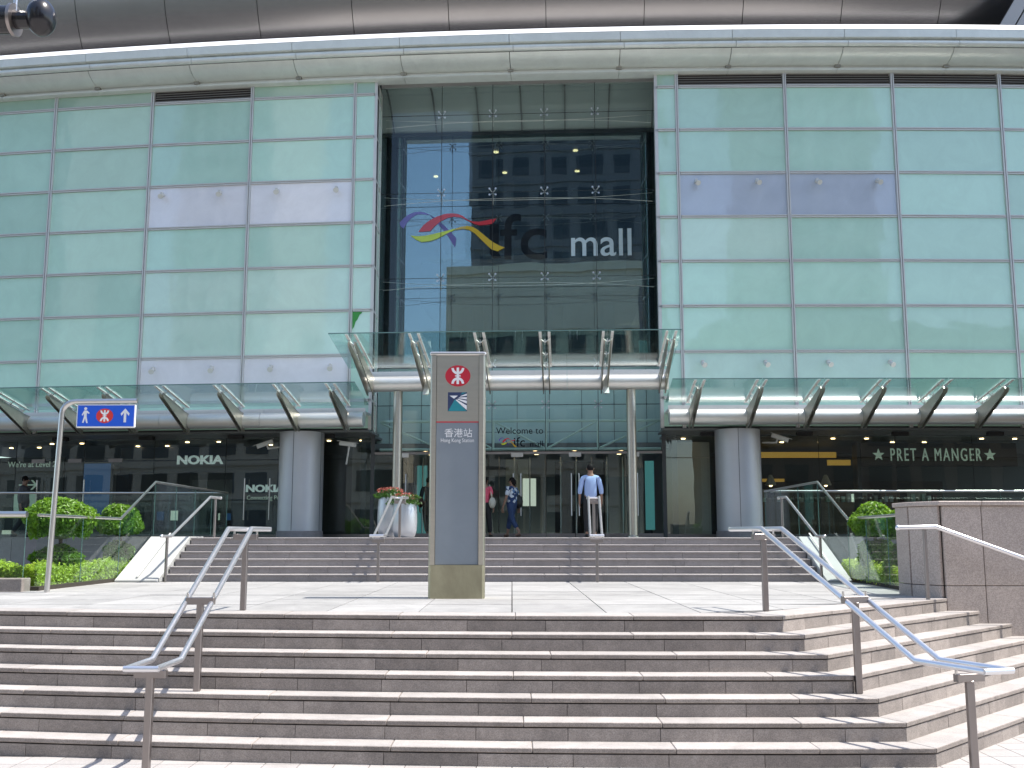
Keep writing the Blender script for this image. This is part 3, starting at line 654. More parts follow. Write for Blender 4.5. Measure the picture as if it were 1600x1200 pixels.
# round columns
for s, z1 in ((-5.44, 4.56), (5.67, 4.56)):
    b = A(s, -.05, PLAT); c = G().lathe([(.565, .16), (.565, z1 - PLAT)], b, 40).build('round_column', 'silver_clad', mall, auto=True)
    G().lathe([(.59, 0), (.59, .15), (.57, .16)], b, 40).build('column_plinth', 'granite_grey', c, auto=True)
    for q in (-100, -20, 60, 140): G().box(-.006, .006, -.003, .004, .17, z1 - PLAT, lambda u, w, v: b + Vector(((.565 + w) * math.cos(R_(q)) - u * math.sin(R_(q)), (.565 + w) * math.sin(R_(q)) + u * math.cos(R_(q)), v))).build('seam', 'dark_grey', c)

# ------------------------------------------------------------------ canopies
def canopy(label, s0, s1, ends, tips, tube_o, tube_z, tube_r, front, back, twin):
    c = empty('glass_canopy', A((s0 + s1) / 2, tube_o, tube_z), label, 'canopy', 'glass canopies along the mall front')
    n = max(3, int(round((s1 - s0) / 2.8))); 
    for i in range(n):
        a, b_ = s0 + (s1 - s0) * i / n, s0 + (s1 - s0) * (i + 1) / n
        G().tube([A(a + (b_ - a) * q / 3 + (.004 if q == 0 else -.004 if q == 3 else 0), tube_o, tube_z) for q in range(4)], tube_r, 32).build('beam', 'beam_clad', c, auto=True)
        G().box(a + .004, b_ - .004, 0.0, tube_o - .18, back[1] - .16, back[1] - .10, A).build('gutter', 'beam_clad', c)
        G().box(a + .004, b_ - .004, tube_o - .18, tube_o - .15, tube_z, back[1] - .02, A).build('upstand', 'beam_clad', c)
    for s in tips:
        br = None
        for d in ((-.075, .075) if twin else (-.04, .04)):
            prof = [(front[0] - .20, front[1] - .15), (front[0] - .16, front[1] - .20), (front[0] - .22, front[1] - .27), (tube_o + .06, tube_z - tube_r - .10), (tube_o - .02, tube_z - tube_r - .09), (tube_o - .02, tube_z + tube_r - .02), (tube_o + .28, tube_z + tube_r + .02)]
            g = G(); g.prism(prof, s + d - .012, s + d + .012, lambda u, v, w: A(w, u, v))
            b = g.build('bracket', 'bracket_metal', c); br = br or b
        for f in (.1, .5, .9):
            o = back[0] + (front[0] - .2 - back[0]) * f; z = back[1] + (front[1] - back[1]) * (o - back[0]) / (front[0] - back[0])
            gg = G(); gg.tube([A(s, o, z - .16), A(s, o, z - .02)], .014, 8)
            for d in (-.11, .11): gg.tube([A(s, o, z - .10), A(s + d, o + .02, z - .012)], .012, 6); gg.tube([A(s + d, o + .02, z - .014), A(s + d, o + .02, z + .02)], .024, 8)
            gg.build('spider_fitting', 'steel', br)
        for d in (-.10, .10): G().prism([(back[0], back[1] - .006), (front[0] - .05, front[1] - .006), (front[0] - .05, front[1] - .018), (back[0], back[1] - .018)], s + d - .03, s + d + .03, lambda u, v, w: A(w, u, v)).build('bracket_reflection', 'white_paint', br)  # white strips stand in for the brackets' reflections in the glass
    cuts = [ends[0]] + [(a + b_) / 2 for a, b_ in zip(tips, tips[1:])] + [ends[1]]
    cuts = [ends[0]] + list(tips[1:-1]) + [ends[1]]
    for a, b_ in zip(cuts, cuts[1:]):
        P = [A(s, o, z + d) for s in (a + .006, b_ - .006) for (o, z) in (back, front) for d in (0, .016)]
        p = mesh('glass_pane', P, HEX, 'glass_canopy', c)
        mesh('pane_edge', [A(s, front[0] + .001 + q, front[1] + d) for s in (a + .006, b_ - .006) for q in (0, .006) for d in (-.004, .02)], HEX, 'glass_edge', p)
    return c
canopy('long glass canopy with slanted brackets over the cafe on the right wing', 3.86, 16.2, (3.75, 16.4), [4.38 + 1.385 * k for k in range(9)], .85, 4.80, .19, (2.6, 5.47), (1.05, 5.13), False)
canopy('long glass canopy with slanted brackets over the phone shop on the left wing', -16.6, -3.62, (-16.8, -3.45), [-16.67 + 1.42 * k + 1.2 - 1.2 + .02 for k in range(0, 10)][:9] + [-4.05], .85, 4.79, .19, (2.6, 5.46), (1.05, 5.12), False)
canopy('higher glass canopy with paired brackets above the main entrance doors', -3.53, 3.86, (-3.95, 3.92), [-3.45, -2.02, -.56, .90, 2.30, 3.70], .9, 5.66, .19, (3.2, 6.50), (1.2, 6.02), True)
for s, w in ((-2.765, 'left'), (2.945, 'right')):
    b = A(s, .9, PLAT); c = G().lathe([(.115, 0), (.115, 5.48 - PLAT)], b, 24).build('canopy_post', 'steel_warm', auto=True)
    tag(c, 'slim round steel post holding the entrance canopy, on the %s of the doors' % w, 'post', 'entrance canopy posts')
    G().lathe([(.15, 0), (.15, .03), (.12, .05)], b, 24).build('base_ring', 'steel', c, auto=True)

# ------------------------------------------------------------------ lettering and emblems on the front
U = .01785
def P_(pts): return [((x - 804), -(y - 300) * 1.004) for x, y in pts]
KL = 1.044; LO = -2.2
logo = empty('mall_logo', A(0, LO, 9.2), 'coloured ribbon emblem with dark and white lettering on the tall atrium glass', 'logo')
LM = Auv(0, LO + .004, EYE + (11.24 - EYE) * KL, U * KL)
Z = lambda pts: [(610 + x / 4.0, 300 + y / 4.0) for x, y in pts]
rib = [
 ('rib_purple', [(45, 188), (70, 160), (100, 138), (140, 123), (175, 121), (205, 128), (235, 142), (218, 141), (180, 136), (150, 140), (120, 158), (95, 184), (70, 227), (52, 208)]),
 ('rib_purple_dark', [(230, 142), (265, 160), (300, 190), (340, 225), (375, 262), (402, 293), (394, 352), (375, 320), (350, 282), (320, 240), (290, 206), (255, 165)]),
 ('rib_red', [(165, 248), (195, 208), (235, 178), (280, 155), (325, 141), (375, 137), (410, 142), (440, 155), (425, 164), (385, 158), (345, 165), (305, 185), (270, 212), (240, 245), (200, 248)]),
 ('rib_red', [(440, 155), (470, 178), (500, 190), (540, 194), (580, 188), (615, 180), (650, 176), (625, 208), (585, 214), (545, 216), (515, 208), (485, 192), (430, 163)]),
 ('rib_lime', [(115, 272), (160, 276), (205, 275), (255, 266), (300, 256), (345, 246), (395, 234), (400, 240), (360, 256), (320, 276), (275, 298), (235, 310), (185, 314), (150, 297)]),
 ('rib_gold', [(392, 236), (430, 224), (470, 219), (505, 226), (535, 245), (570, 275), (605, 305), (640, 330), (670, 346), (702, 358), (658, 381), (620, 368), (585, 335), (550, 300), (515, 265), (480, 243), (440, 236), (402, 242)])]
for k, (m, pts) in enumerate(rib): G().prism(P_(Z(pts)), .004 + .006 * k, .009 + .006 * k, LM).build('ribbon', m, logo)
def lp(x, y, dz=.006): return Auv((x - 804) * U * KL, LO + dz, EYE + (11.24 - (y - 300) * U * 1.004 - EYE) * KL, KL)
text('letters_dark', 'f', 1.80, lp(778, 407), 'letter_black', logo, xs=1.05, bold=.012); text('letters_dark', 'c', 1.80, lp(806, 407), 'letter_black', logo, xs=1.08, bold=.012)
G().prism(P_([(762, 352), (776, 352), (776, 396), (780, 405), (768, 406), (762, 398)]), .0, .003, LM).build('letters_dark', 'letter_black', logo)
text('letters_white', 'mall', 1.08, lp(884, 403.5), 'letter_white', logo, xs=1.0, bold=.006)
wl_ = empty('welcome_lettering', A(0, GO, 4.2), 'small dark welcome lettering with ribbon emblem above the entrance doors', 'lettering')
def wp(x, y, dz=.006): return Auv((x - 804) * .0175, GO + dz, 4.57 - (y - 679) * .0178)
text('letters_dark', 'Welcome to', .245, wp(776, 678), 'letter_black', wl_)
text('letters_dark', 'ifc', .36, wp(802, 697), 'letter_black', wl_); text('letters_dark', 'mall', .22, wp(827, 697), 'letter_black', wl_)
for k, (m, pts) in enumerate(rib):
    G().prism([((x - 45) * .00074, -(y - 200) * .0010) for x, y in pts], .004 + .003 * k, .006 + .003 * k, wp(780, 688, 0)).build('ribbon', m, wl_)
s1 = empty('shop_sign', A(-9.5, -3.0, 4.0), 'pale glowing capital letters on the navy shop fascia left of the round column', 'sign')
text('letters', 'NOKIA', .34, Auv(-10.21, -3.09, 4.0), 'sign_glow', s1, xs=1.32, bold=.012, w1=.03)
s2 = empty('shop_sign', A(-7.2, -2.2, 3.1), 'pale letters with small words below, on the dark pier beside the round column', 'sign')
text('letters', 'NOKIA', .27, Auv(-7.74, -2.29, 3.15), 'sign_glow', s2, xs=1.32, bold=.01, w1=.03); text('small_letters', 'Connecting People', .17, Auv(-7.7, -2.29, 2.93), 'sign_green', s2, xs=.95)
s3 = empty('cafe_sign', A(11.6, -2.5, 4), 'dark cafe fascia lettering in tall pale capitals with two stars', 'sign')
text('letters', 'PRET A MANGER', .50, Auv(10.40, -2.54, 3.97), 'sign_green', s3, xs=.56, w1=.03, spacing=1.28)
for s in (10.08, 13.22):
    G().prism([((.17 if i % 2 == 0 else .07) * math.sin(i * math.pi / 5), (.17 if i % 2 == 0 else .07) * math.cos(i * math.pi / 5)) for i in range(10)], .0, .03, Auv(s, -2.54, 4.13)).build('star', 'sign_green', s3)
s4 = empty('level_sign', A(-14.6, -2.59, 3), 'dim board with two lines of pale lettering and an arrow inside the left shop', 'sign')
text('letters', "We're at Level 2", .23, Auv(-15.3, -2.59, 3.92), 'sign_green', s4); G().prism([(0, -.02), (.5, -.02), (.38, -.14), (.45, -.14), (.6, 0), (.45, .14), (.38, .14), (.5, .02), (0, .02)], 0, .01, Auv(-14.9, -2.59, 3.4)).build('arrow', 'sign_green', s4)
G().prism([(-.3, .15), (.3, .15), (.42, 0), (.3, -.5), (-.3, -.5), (-.36, 0)], 0, .01, Auv(-14.7, -2.59, 3.05)).build('printed_shape', 'sign_green', s4)

# ------------------------------------------------------------------ station emblem shapes
def emblem(M, w, h, parent, red='red', d=.006):
    n = 40; G().prism([(w / 2 * math.cos(2 * math.pi * i / n), h / 2 * math.sin(2 * math.pi * i / n)) for i in range(n)], 0, d, M).build('red_disc', red, parent)
    g = G(); t = .058 * h
    g.prism([(-t, -.39 * h), (t, -.39 * h), (t, .39 * h), (-t, .39 * h)], d + .0002, d + .004, M)
    for sg in (1, -1):
        ro, ri = .30 * h, .185 * h; cy = .37 * h
        pts = [(ro * math.cos(a), sg * (cy - ro * 1.0 * math.sin(a))) for a in [math.pi * i / 16 for i in range(17)]] + [(ri * math.cos(a), sg * (cy - ri * math.sin(a))) for a in [math.pi * (16 - i) / 16 for i in range(17)]]
        g.prism(pts, d + .0005 + .0004 * sg, d + .0045 + .0004 * sg, M)
    g.prism([(-.13 * h, -.03 * h), (.13 * h, -.03 * h), (.13 * h, .03 * h), (-.13 * h, .03 * h)], d + .0003, d + .0035, M)
    g.build('white_mark', 'white_paint', parent)

# ------------------------------------------------------------------ pylon
PX, PY = -.722, 13.85
py = empty('station_pylon', (PX, PY, LAND), 'tall steel station pillar with red emblem and grey panel on the landing', 'sign pillar')
g = G(); hw, hd = .365, .17
g.prism([(-hw + .03, -hd), (hw - .03, -hd), (hw, -hd + .03), (hw, hd), (-hw, hd), (-hw, -hd + .03)], 0, .43, lambda u, v, w: Vector((PX + u, PY + v, LAND + w))); g.build('base_box', 'bronze_steel', py)
TOPP = 4.36
G().box(PX - .29, PX + .29, PY - hd + .035, PY + hd - .035, LAND + .43, TOPP - .05).build('core', 'dark_grey', py)
for sx in (-1, 1):
    x = PX + sx * .325
    G().prism([(-.04 * sx + .0, -hd + .0), (.02 * sx, -hd), (.04 * sx, -hd + .03), (.045 * sx, 0), (.04 * sx, hd - .03), (.02 * sx, hd), (-.04 * sx, hd)], LAND + .432, TOPP - .05, lambda u, v, w: Vector((x + u, PY + v, w))).build('side_post', 'steel_warm', py, auto=True)
YF = PY - hd + .022
G().box(PX - .28, PX + .28, YF, YF + .02, LAND + .435, 3.41).build('grey_panel', 'pylon_grey', py)
G().box(PX - .28, PX + .28, YF, YF + .02, 3.425, TOPP - .05).build('steel_panel', 'steel_warm', py)
G().box(PX - .28, PX + .28, YF - .004, YF + .02, 3.41, 3.425).build('red_line', 'red', py)
G().box(PX - .375, PX + .375, PY - hd - .005, PY + hd + .005, TOPP - .048, TOPP).build('cap', 'steel', py, bevel=.015)
emblem(flat(PX + .0, YF, 4.035), .335, .285, py)
SQ = flat(PX - .125 - .005, YF, 3.56, .255)
G().prism([(0, 0), (1, 0), (1, 1), (0, 1)], 0, .003, SQ).build('emblem_square', 'navy_ink', py)
g = G(); g.prism([(.02, .01), (.99, .01), (.42, .60), (.35, .60)], .0032, .005, SQ); g.prism([(.66, .86), (.98, .99), (.75, .99)], .0032, .005, SQ); g.build('emblem_teal', 'teal_ink', py)
g = G(); g.prism([(.09, .82), (.52, .82), (.32, .66)], .0052, .007, SQ)
for a, b_ in (((.66, .80), (.93, .82)), ((.58, .72), (.74, .62)), ((.52, .66), (.55, .40)), ((.44, .62), (.30, .06))):
    g.prism([a, (a[0] - .03, a[1] - .035), (.99, b_[1] if b_[0] < .9 else .82), (.99, b_[0] + .0 if b_[0] > .5 else b_[0])], .0052, .007, SQ)
g.build('emblem_white', 'white_paint', py)
text('chinese_letters', '香港站', .125, flat(PX - .175, YF - .001, 3.225), 'white_paint', py, w1=.004)
text('latin_letters', 'Hong Kong Station', .072, flat(PX - .222, YF - .001, 3.15), 'white_paint', py, w1=.004, xs=.80)

# ------------------------------------------------------------------ direction sign on bent pole
SPX, SPY = -6.70, 15.25
sp = empty('direction_sign', (SPX, SPY, LAND), 'blue pedestrian direction sign hanging from a bent steel pole', 'sign')
pts = [(SPX, SPY, LAND), (SPX + .06, SPY, 3.72)] + [(SPX + .06 + .20 - .20 * math.cos(R_(a)), SPY, 3.72 + .17 * math.sin(R_(a))) for a in (18, 36, 54, 72, 90)] + [(SPX + 1.16, SPY, 3.90)]
G().tube(pts, .038, 16).build('pole', 'steel', sp, auto=True)
plate = G().box(SPX + .28, SPX + 1.15, SPY - .02, SPY + .02, 3.50, 3.85).build('plate', 'white_paint', sp, bevel=.012)
SM = flat(SPX + .30, SPY - .021, 3.52)
G().prism([(.0, 0), (.83, 0), (.83, .31), (0, .31)], 0, .003, SM).build('blue_face', 'sign_blue', plate)
emblem(flat(SPX + .70, SPY - .0245, 3.675), .25, .215, plate, 'red_bright', .003)
SM2 = flat(SPX + .30, SPY - .0245, 3.52)
G().prism([(.70 - .018, .06), (.70 + .018, .06), (.70 + .018, .20), (.755, .155), (.765, .19), (.70, .265), (.635, .19), (.645, .155), (.70 - .018, .20)], 0, .002, SM2).build('arrow', 'white_paint', plate)
g = G(); n = 12; g.prism([(.115 + .022 * math.cos(2 * math.pi * i / n), .262 + .022 * math.sin(2 * math.pi * i / n)) for i in range(n)], 0, .002, SM2)
g.prism([(.095, .235), (.135, .235), (.175, .20), (.168, .185), (.135, .20), (.133, .15), (.155, .05), (.135, .045), (.113, .12), (.095, .05), (.072, .055), (.095, .14), (.093, .19), (.075, .16), (.06, .168)], 0.0003, .0023, SM2); g.build('walking_figure', 'white_paint', plate)

# ------------------------------------------------------------------ handrails
def double_rail(label, post_list, upper, lower, u_end, l_end, half=.125, r=.026, pr=.03):
    """posts: (x, y, z base, z rail); rails run u_end - upper - lower - l_end in plan and z."""
    root = empty('handrail', (post_list[0][0], post_list[0][1], post_list[0][2]), label, 'handrail', 'steel double handrails on the steps')
    line = [Vector(p) for p in (u_end, upper, lower, l_end)]
    d = (line[2] - line[1]); d.z = 0; d.normalize(); n = Vector((d.y, -d.x, 0))
    for sg in (-1, 1): G().tube([p + n * half * sg for p in line], r, 14).build('rail', 'steel_bright', root, auto=True)
    for p in (line[0], line[-1]): G().tube([p + n * (half + .02), p - n * (half + .02)], r * .98, 14).build('rail_end', 'steel_bright', root, auto=True)
    for (x, y, z0, z1) in post_list:
        b = Vector((x, y, 0))
        q = G().box(-pr, pr, -pr, pr, 0, z1 - z0 - .11, lambda u, v, w: Vector((x + u, y + v, z0 + w))).build('post', 'steel_post', root, bevel=.006)
        g = G(); g.box(-half - .01, half + .01, -.03, .03, z1 - z0 - .12, z1 - z0 - .055, lambda u, v, w: Vector((x, y, z0 + w)) + n * u + d * v); g.build('saddle', 'steel_post', q, bevel=.004)
        g = G(); [g.tube([b + n * sg * half + Vector((0, 0, z1 - .06)), b + n * sg * half + Vector((0, 0, z1 - .01))], .012, 8) for sg in (-1, 1)]; g.build('pin', 'steel', q)
double_rail('steel double handrail descending the left side of the lower steps', [(-2.94, 11.6, LAND, 2.0), (-2.96, 10.08, .48, 1.40), (-3.02, 8.95, 0, .87)], (-2.94, 11.35, 2.0), (-3.0, 9.28, .86), (-2.93, 12.15, 2.0), (-3.02, 8.72, .85))
double_rail('steel double handrail descending the right side of the lower steps beside the corner', [(2.74, 11.46, LAND, 2.0), (3.21, 9.93, .48, 1.42), (3.72, 8.72, 0, .87)], (2.79, 11.28, 2.0), (3.52, 9.05, .88), (2.62, 12.05, 2.0), (3.86, 8.50, .86))
double_rail('small steel double handrail on the upper steps left of the station pillar, by the planters', [(-2.22, 20.75, PLAT, 2.68), (-2.36, 18.6, LAND, 1.93)], (-2.25, 20.45, 2.68), (-2.36, 18.75, 1.93), (-2.2, 21.0, 2.68), (-2.37, 18.4, 1.93), .105, .024, .026)
double_rail('small steel double handrail on the upper steps in front of the man in blue', [(1.62, 20.75, PLAT, 2.68), (1.50, 18.6, LAND, 1.93)], (1.60, 20.45, 2.68), (1.50, 18.75, 1.93), (1.62, 21.0, 2.68), (1.49, 18.4, 1.93), .105, .024, .026)
def single_rail(label, pts, posts, r=.024):
    root = empty('handrail', pts[0], label, 'handrail', 'single steel handrails')
    G().tube(pts, r, 14).build('rail', 'steel_bright', root, auto=True)
    for p in (pts[0], pts[-1]): G().ball(p, r * 1.25, 10, 7).build('end_cap', 'steel_bright', root, smooth=True)
    for x, y, z0, z1 in posts: G().tube([(x, y, z0), (x, y, z1)], .026, 12).build('post', 'steel_post', root, auto=True)
single_rail('single steel handrail along the left edge of the upper steps', [(-6.12, 18.35, 1.92), (-6.08, 18.75, 1.92), (-5.9, 20.45, 2.68), (-5.85, 21.0, 2.68)], [(-6.1, 18.6, LAND, 1.92), (-5.88, 20.75, PLAT, 2.68)])
single_rail('single steel handrail along the right edge of the upper steps', [(5.46, 18.35, 1.92), (5.44, 18.75, 1.92), (5.36, 20.45, 2.68), (5.35, 21.0, 2.68)], [(5.45, 18.6, LAND, 1.92), (5.35, 20.75, PLAT, 2.68)])
single_rail('single steel handrail sloping down in front of the granite block wall', [(5.0, 13.6, 2.03), (5.45, 13.5, 2.04), (6.5, 13.5, 1.66), (7.6, 13.5, 1.26)], [(5.32, 13.55, LAND, 2.03), (7.2, 13.45, .4, 1.40)], .03)

# ------------------------------------------------------------------ glass balustrades
def balustrade(label, pts, hh=1.08, rail_r=.024, pan=1.4):
    root = empty('glass_balustrade', pts[0], label, 'balustrade', 'glass balustrades around the terrace and landing')
    P = [Vector(p) for p in pts]; H = Vector((0, 0, hh))
    G().tube([p + H for p in P], rail_r, 12).build('top_rail', 'steel', root, auto=True)
    for p, q in zip(P, P[1:]):
        n = max(1, round((q - p).length / pan)); t = (q - p); h = Vector((t.x, t.y, 0)).normalized(); w = Vector((h.y, -h.x, 0)) * .006
        for i in range(n):
            a, b_ = p + t * (i / n) + h * .006, p + t * ((i + 1) / n) - h * .006
            lo, hi = Vector((0, 0, .04)), H - Vector((0, 0, rail_r))
            mesh('glass_pane', [c + s_ + e for c in (a, b_) for s_ in (-w, w) for e in (lo, hi)], HEX, 'glass_rail', root)
            mesh('pane_edge', [b_ + s_ + e + k for k in (h * .001, h * .006) for s_ in (-w, w) for e in (lo, hi)], HEX, 'glass_edge', root)
    return root
zl = LAND + .03
balustrade('glass balustrade along the left edge of landing and upper steps', [(-7.0, 15.5, zl), (-7.0, 18.75, zl), (-7.0, 20.5, PLAT), (-7.0, 25.7, PLAT)])
balustrade('thick railed glass balustrade on the granite kerb at far left', [(-16.5, 15.56, LAND + .16), (-7.2, 15.56, LAND + .16)], .96, .05)
balustrade('glass balustrade along the right edge of landing and upper steps', [(5.64, 14.8, zl), (6.0, 18.75, zl), (6.0, 20.5, PLAT), (6.0, 24.8, PLAT)])
balustrade('glass balustrade in front of the phone shop behind the left topiary', [(-17, 25.72, PLAT), (-7.0, 25.72, PLAT)], 1.08, .026)
balustrade('glass balustrade in front of the cafe behind the right topiary', [(6.12, 24.72, PLAT), (17, 24.72, PLAT)], 1.08, .03)

# ------------------------------------------------------------------ security cameras
def cctv(loc, yaw, pitch, label, arm):
    x, y, z = loc; root = empty('security_camera', loc, label, 'camera', 'security cameras on the mall front')
    d = Vector((math.cos(R_(yaw)) * math.cos(R_(pitch)), math.sin(R_(yaw)) * math.cos(R_(pitch)), math.sin(R_(pitch)))); c = Vector(loc)
    u = d.cross(Vector((0, 0, 1))).normalized(); v = u.cross(d)
    M = lambda a, b_, w: c + d * a + u * b_ + v * w
    G().box(-.22, .22, -.055, .055, -.05, .05, M).build('housing', 'cam_white', root, bevel=.012)
    G().box(-.26, .29, -.07, .07, .052, .066, M).build('sun_shield', 'cam_white', root, bevel=.004)
    G().tube([M(.22, 0, 0), M(.232, 0, 0)], .04, 14).build('lens', 'black_gloss', root)
    G().tube([M(-.05, 0, -.05), M(-.05, 0, -.14), c + Vector(arm)], .022, 8).build('bracket_arm', 'cam_white', root)
cctv(A(-6.45, -.1, 4.28), 205, -22, 'white security camera left of the left round column', (.5, .1, -.05))
cctv(A(-4.25, -.1, 4.26), 165, 8, 'white security camera on a pole right of the left round column', (-.05, .15, -.5))
cctv(A(6.75, -.1, 4.37), -20, -20, 'white security camera beside the right round column under the canopy', (-.4, .2, -.1))
cctv(A(-2.0, 1.15, 5.55), -100, -60, 'small security camera on the entrance canopy beam near the station pillar', (0, .25, .12))
cctv(A(2.3, 1.15, 5.55), -80, -60, 'small security camera on the entrance canopy beam above the man', (0, .25, .12))

# ------------------------------------------------------------------ lamp or sign arm with ball end, top left corner
arm = empty('pole_arm', (-3.2, 6, 5.05), 'dark horizontal pole with shiny black ball end in the top left corner', 'pole')
G().tube([(-4.6, 6.0, 5.06), (-3.06, 6.0, 5.06)], .085, 20).build('arm', 'black_gloss', arm, auto=True)
G().ball((-2.885, 5.98, 5.065), (.085, .10, .115), 24, 16).build('ball_end', 'black_gloss', arm, smooth=True)
G().tube([(-3.07, 6, 5.06), (-3.05, 6, 5.06)], .10, 20).build('clamp_ring', 'steel_post', arm, auto=True); G().tube([(-3.05, 6, 5.06), (-2.93, 6, 5.06)], .055, 14).build('neck', 'black_gloss', arm)
G().tube([(-3.06, 6, 5.1), (-3.06, 6, 5.6)], .012, 8).build('cable', 'steel', arm)
G().tube([(-4.6, 6.0, 0), (-4.6, 6.0, 5.3)], .09, 16).build('mast', 'black_gloss', arm, auto=True)

# ------------------------------------------------------------------ plants
def leaves(n, sampler, size, name, m, parent):
    v = []; f = []
    for i in range(n):
        p, nrm = sampler(); p = Vector(p); nrm = Vector(nrm)
        d = (nrm * .9 + Vector((random.gauss(0, .7), random.gauss(0, .7), random.gauss(0, .7) + .25))).normalized()
        a = d.orthogonal().normalized(); a.rotate(Matrix.Rotation(random.random() * 6.283, 3, d)); b_ = d.cross(a)
        s = size * random.uniform(.6, 1.25); k = len(v)
        v += [p - a * s, p + b_ * s * .45 + d * s * .18, p + a * s, p - b_ * s * .45 + d * s * .18]; f += [(k, k + 1, k + 2), (k, k + 2, k + 3)]
    me = bpy.data.meshes.new(name); me.from_pydata([tuple(p) for p in v], [], f)
    o = link(name, me, m, parent); o['kind'] = 'stuff'; return o
def ellip(c, r, flatb=-.6, lump=.08):
    ph = [random.random() * 6 for _ in range(4)]
    def s():
        while True:
            q = Vector((random.gauss(0, 1), random.gauss(0, 1), random.gauss(0, 1))).normalized()
            if q.z > flatb: break
        k = random.random() ** .35 * .35 + .68
        k *= 1 + lump * (math.sin(4 * q.x + ph[0]) + math.sin(5 * q.y + ph[1]) + math.sin(6 * q.z + ph[2])) / 1.6
        return (c[0] + q.x * r[0] * k, c[1] + q.y * r[1] * k, c[2] + q.z * r[2] * k), q
    return s
def topiary(x, y, label, top, low):
    root = empty('topiary_tree', (x, y, LAND), label, 'topiary', 'clipped topiary trees')
    g = G(); g.tube([(x, y, LAND), (x + .02, y, LAND + .5), (x - .01, y + .01, top[0])], [.045, .035, .025], 9)
    for a in range(5): g.tube([(x, y, top[0] - .2), (x + .25 * math.cos(a * 1.26), y + .25 * math.sin(a * 1.26), top[0])], [.016, .008], 6)
    g.build('trunk', 'bark', root)
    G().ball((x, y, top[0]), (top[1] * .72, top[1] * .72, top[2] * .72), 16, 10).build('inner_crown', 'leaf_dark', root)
    leaves(4200, ellip((x, y, top[0]), (top[1], top[1], top[2]), -.6, .11), .045, 'crown', 'leaf', root)
    if low:
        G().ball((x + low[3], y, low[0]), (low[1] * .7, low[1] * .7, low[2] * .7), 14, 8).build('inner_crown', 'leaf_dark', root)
        leaves(1800, ellip((x + low[3], y, low[0]), (low[1], low[1], low[2]), -.7, .13), .045, 'lower_crown', 'leaf', root)
topiary(-7.52, 17.5, 'larger mushroom shaped topiary behind the sign pole', (2.17, .50, .42), (1.55, .36, .22, -.02))
topiary(-7.42, 19.9, 'smaller ball topiary left of the upper steps', (2.16, .40, .33), (1.60, .28, .22, -.02))
topiary(6.25, 18.1, 'rounded topiary at the left of the pair beside the granite block wall', (2.14, .40, .34), (1.62, .28, .24, 0))
topiary(6.20, 16.6, 'topiary half hidden behind the granite block wall', (2.04, .32, .28), (1.5, .3, .3, 0))
def hedge(xl, xr, y0, y1, h, label, n):
    """xl, xr: edges as functions of y"""
    root = empty('hedge', ((xl(y0) + xr(y0)) / 2, (y0 + y1) / 2, LAND), label, 'hedge', 'low hedges in the planting beds')
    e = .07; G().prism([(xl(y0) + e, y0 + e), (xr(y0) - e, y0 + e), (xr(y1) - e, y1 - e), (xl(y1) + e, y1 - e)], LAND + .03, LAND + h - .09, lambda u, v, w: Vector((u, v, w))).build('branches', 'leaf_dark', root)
    def s():
        y = random.uniform(y0, y1); a, b_ = xl(y), xr(y); x = random.uniform(a, b_); top = h + .045 * math.sin(x * 3.1) + .04 * math.sin(x * 7.7 + y * 5) + random.gauss(0, .03); q = random.random()
        if q < .62: return (x, y, LAND + top - random.random() ** 2 * .08), (0, -.2, 1)
        if q < .80: y = y0; return (random.uniform(xl(y), xr(y)), y0 + random.random() ** 2 * .06, LAND + random.uniform(.04, top)), (0, -1, .4)
        sd = 1 if abs(a) > abs(b_) else -1
        return ((b_ if sd > 0 else a) - sd * random.random() ** 2 * .06, y, LAND + random.uniform(.04, top)), (sd, -.2, .4)
    leaves(n, s, .036, 'foliage', 'leaf_hedge', root)
hedge(lambda y: -12.5, lambda y: -7.80, 15.85, 16.6, .32, 'bright green low hedge behind the thick railed glass at far left', 11000)
hedge(lambda y: -7.76, lambda y: -7.12, 15.85, 19.7, .27, 'bright green low hedge strip along the glass left of the upper steps', 12000)
hedge(lambda y: 5.74 + (y - 14.8) * .091, lambda y: 6.55 + (y - 14.8) * .091, 15.0, 19.8, .28, 'bright green low hedge beside the granite block wall', 12000)
def pot(x, y, r, h, label, nf):
    root = empty('flower_planter', (x, y, PLAT), label, 'planter', 'silver flower planters')
    G().lathe([(r * .70, 0), (r * .82, .03), (r * .95, h * .2), (r * 1.0, h * .45), (r * .97, h * .75), (r * .90, h), (r * .82, h), (r * .80, h - .06)], (x, y, PLAT), 32).build('pot', 'planter', root, auto=True)
    G().lathe([(0.01, h - .09), (r * .81, h - .08), (r * .81, h - .05)], (x, y, PLAT), 20).build('soil_fill', 'soil', root)
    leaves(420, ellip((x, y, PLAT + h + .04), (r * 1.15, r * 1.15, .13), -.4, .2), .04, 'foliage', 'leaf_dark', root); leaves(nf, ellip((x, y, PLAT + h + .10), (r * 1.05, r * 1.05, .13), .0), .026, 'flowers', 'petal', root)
pot(-2.60, 22.3, .265, .84, 'taller silver planter with red flowers by the upper handrail', 200); pot(-2.22, 21.7, .26, .70, 'shorter silver planter with red flowers next to the taller one', 130)

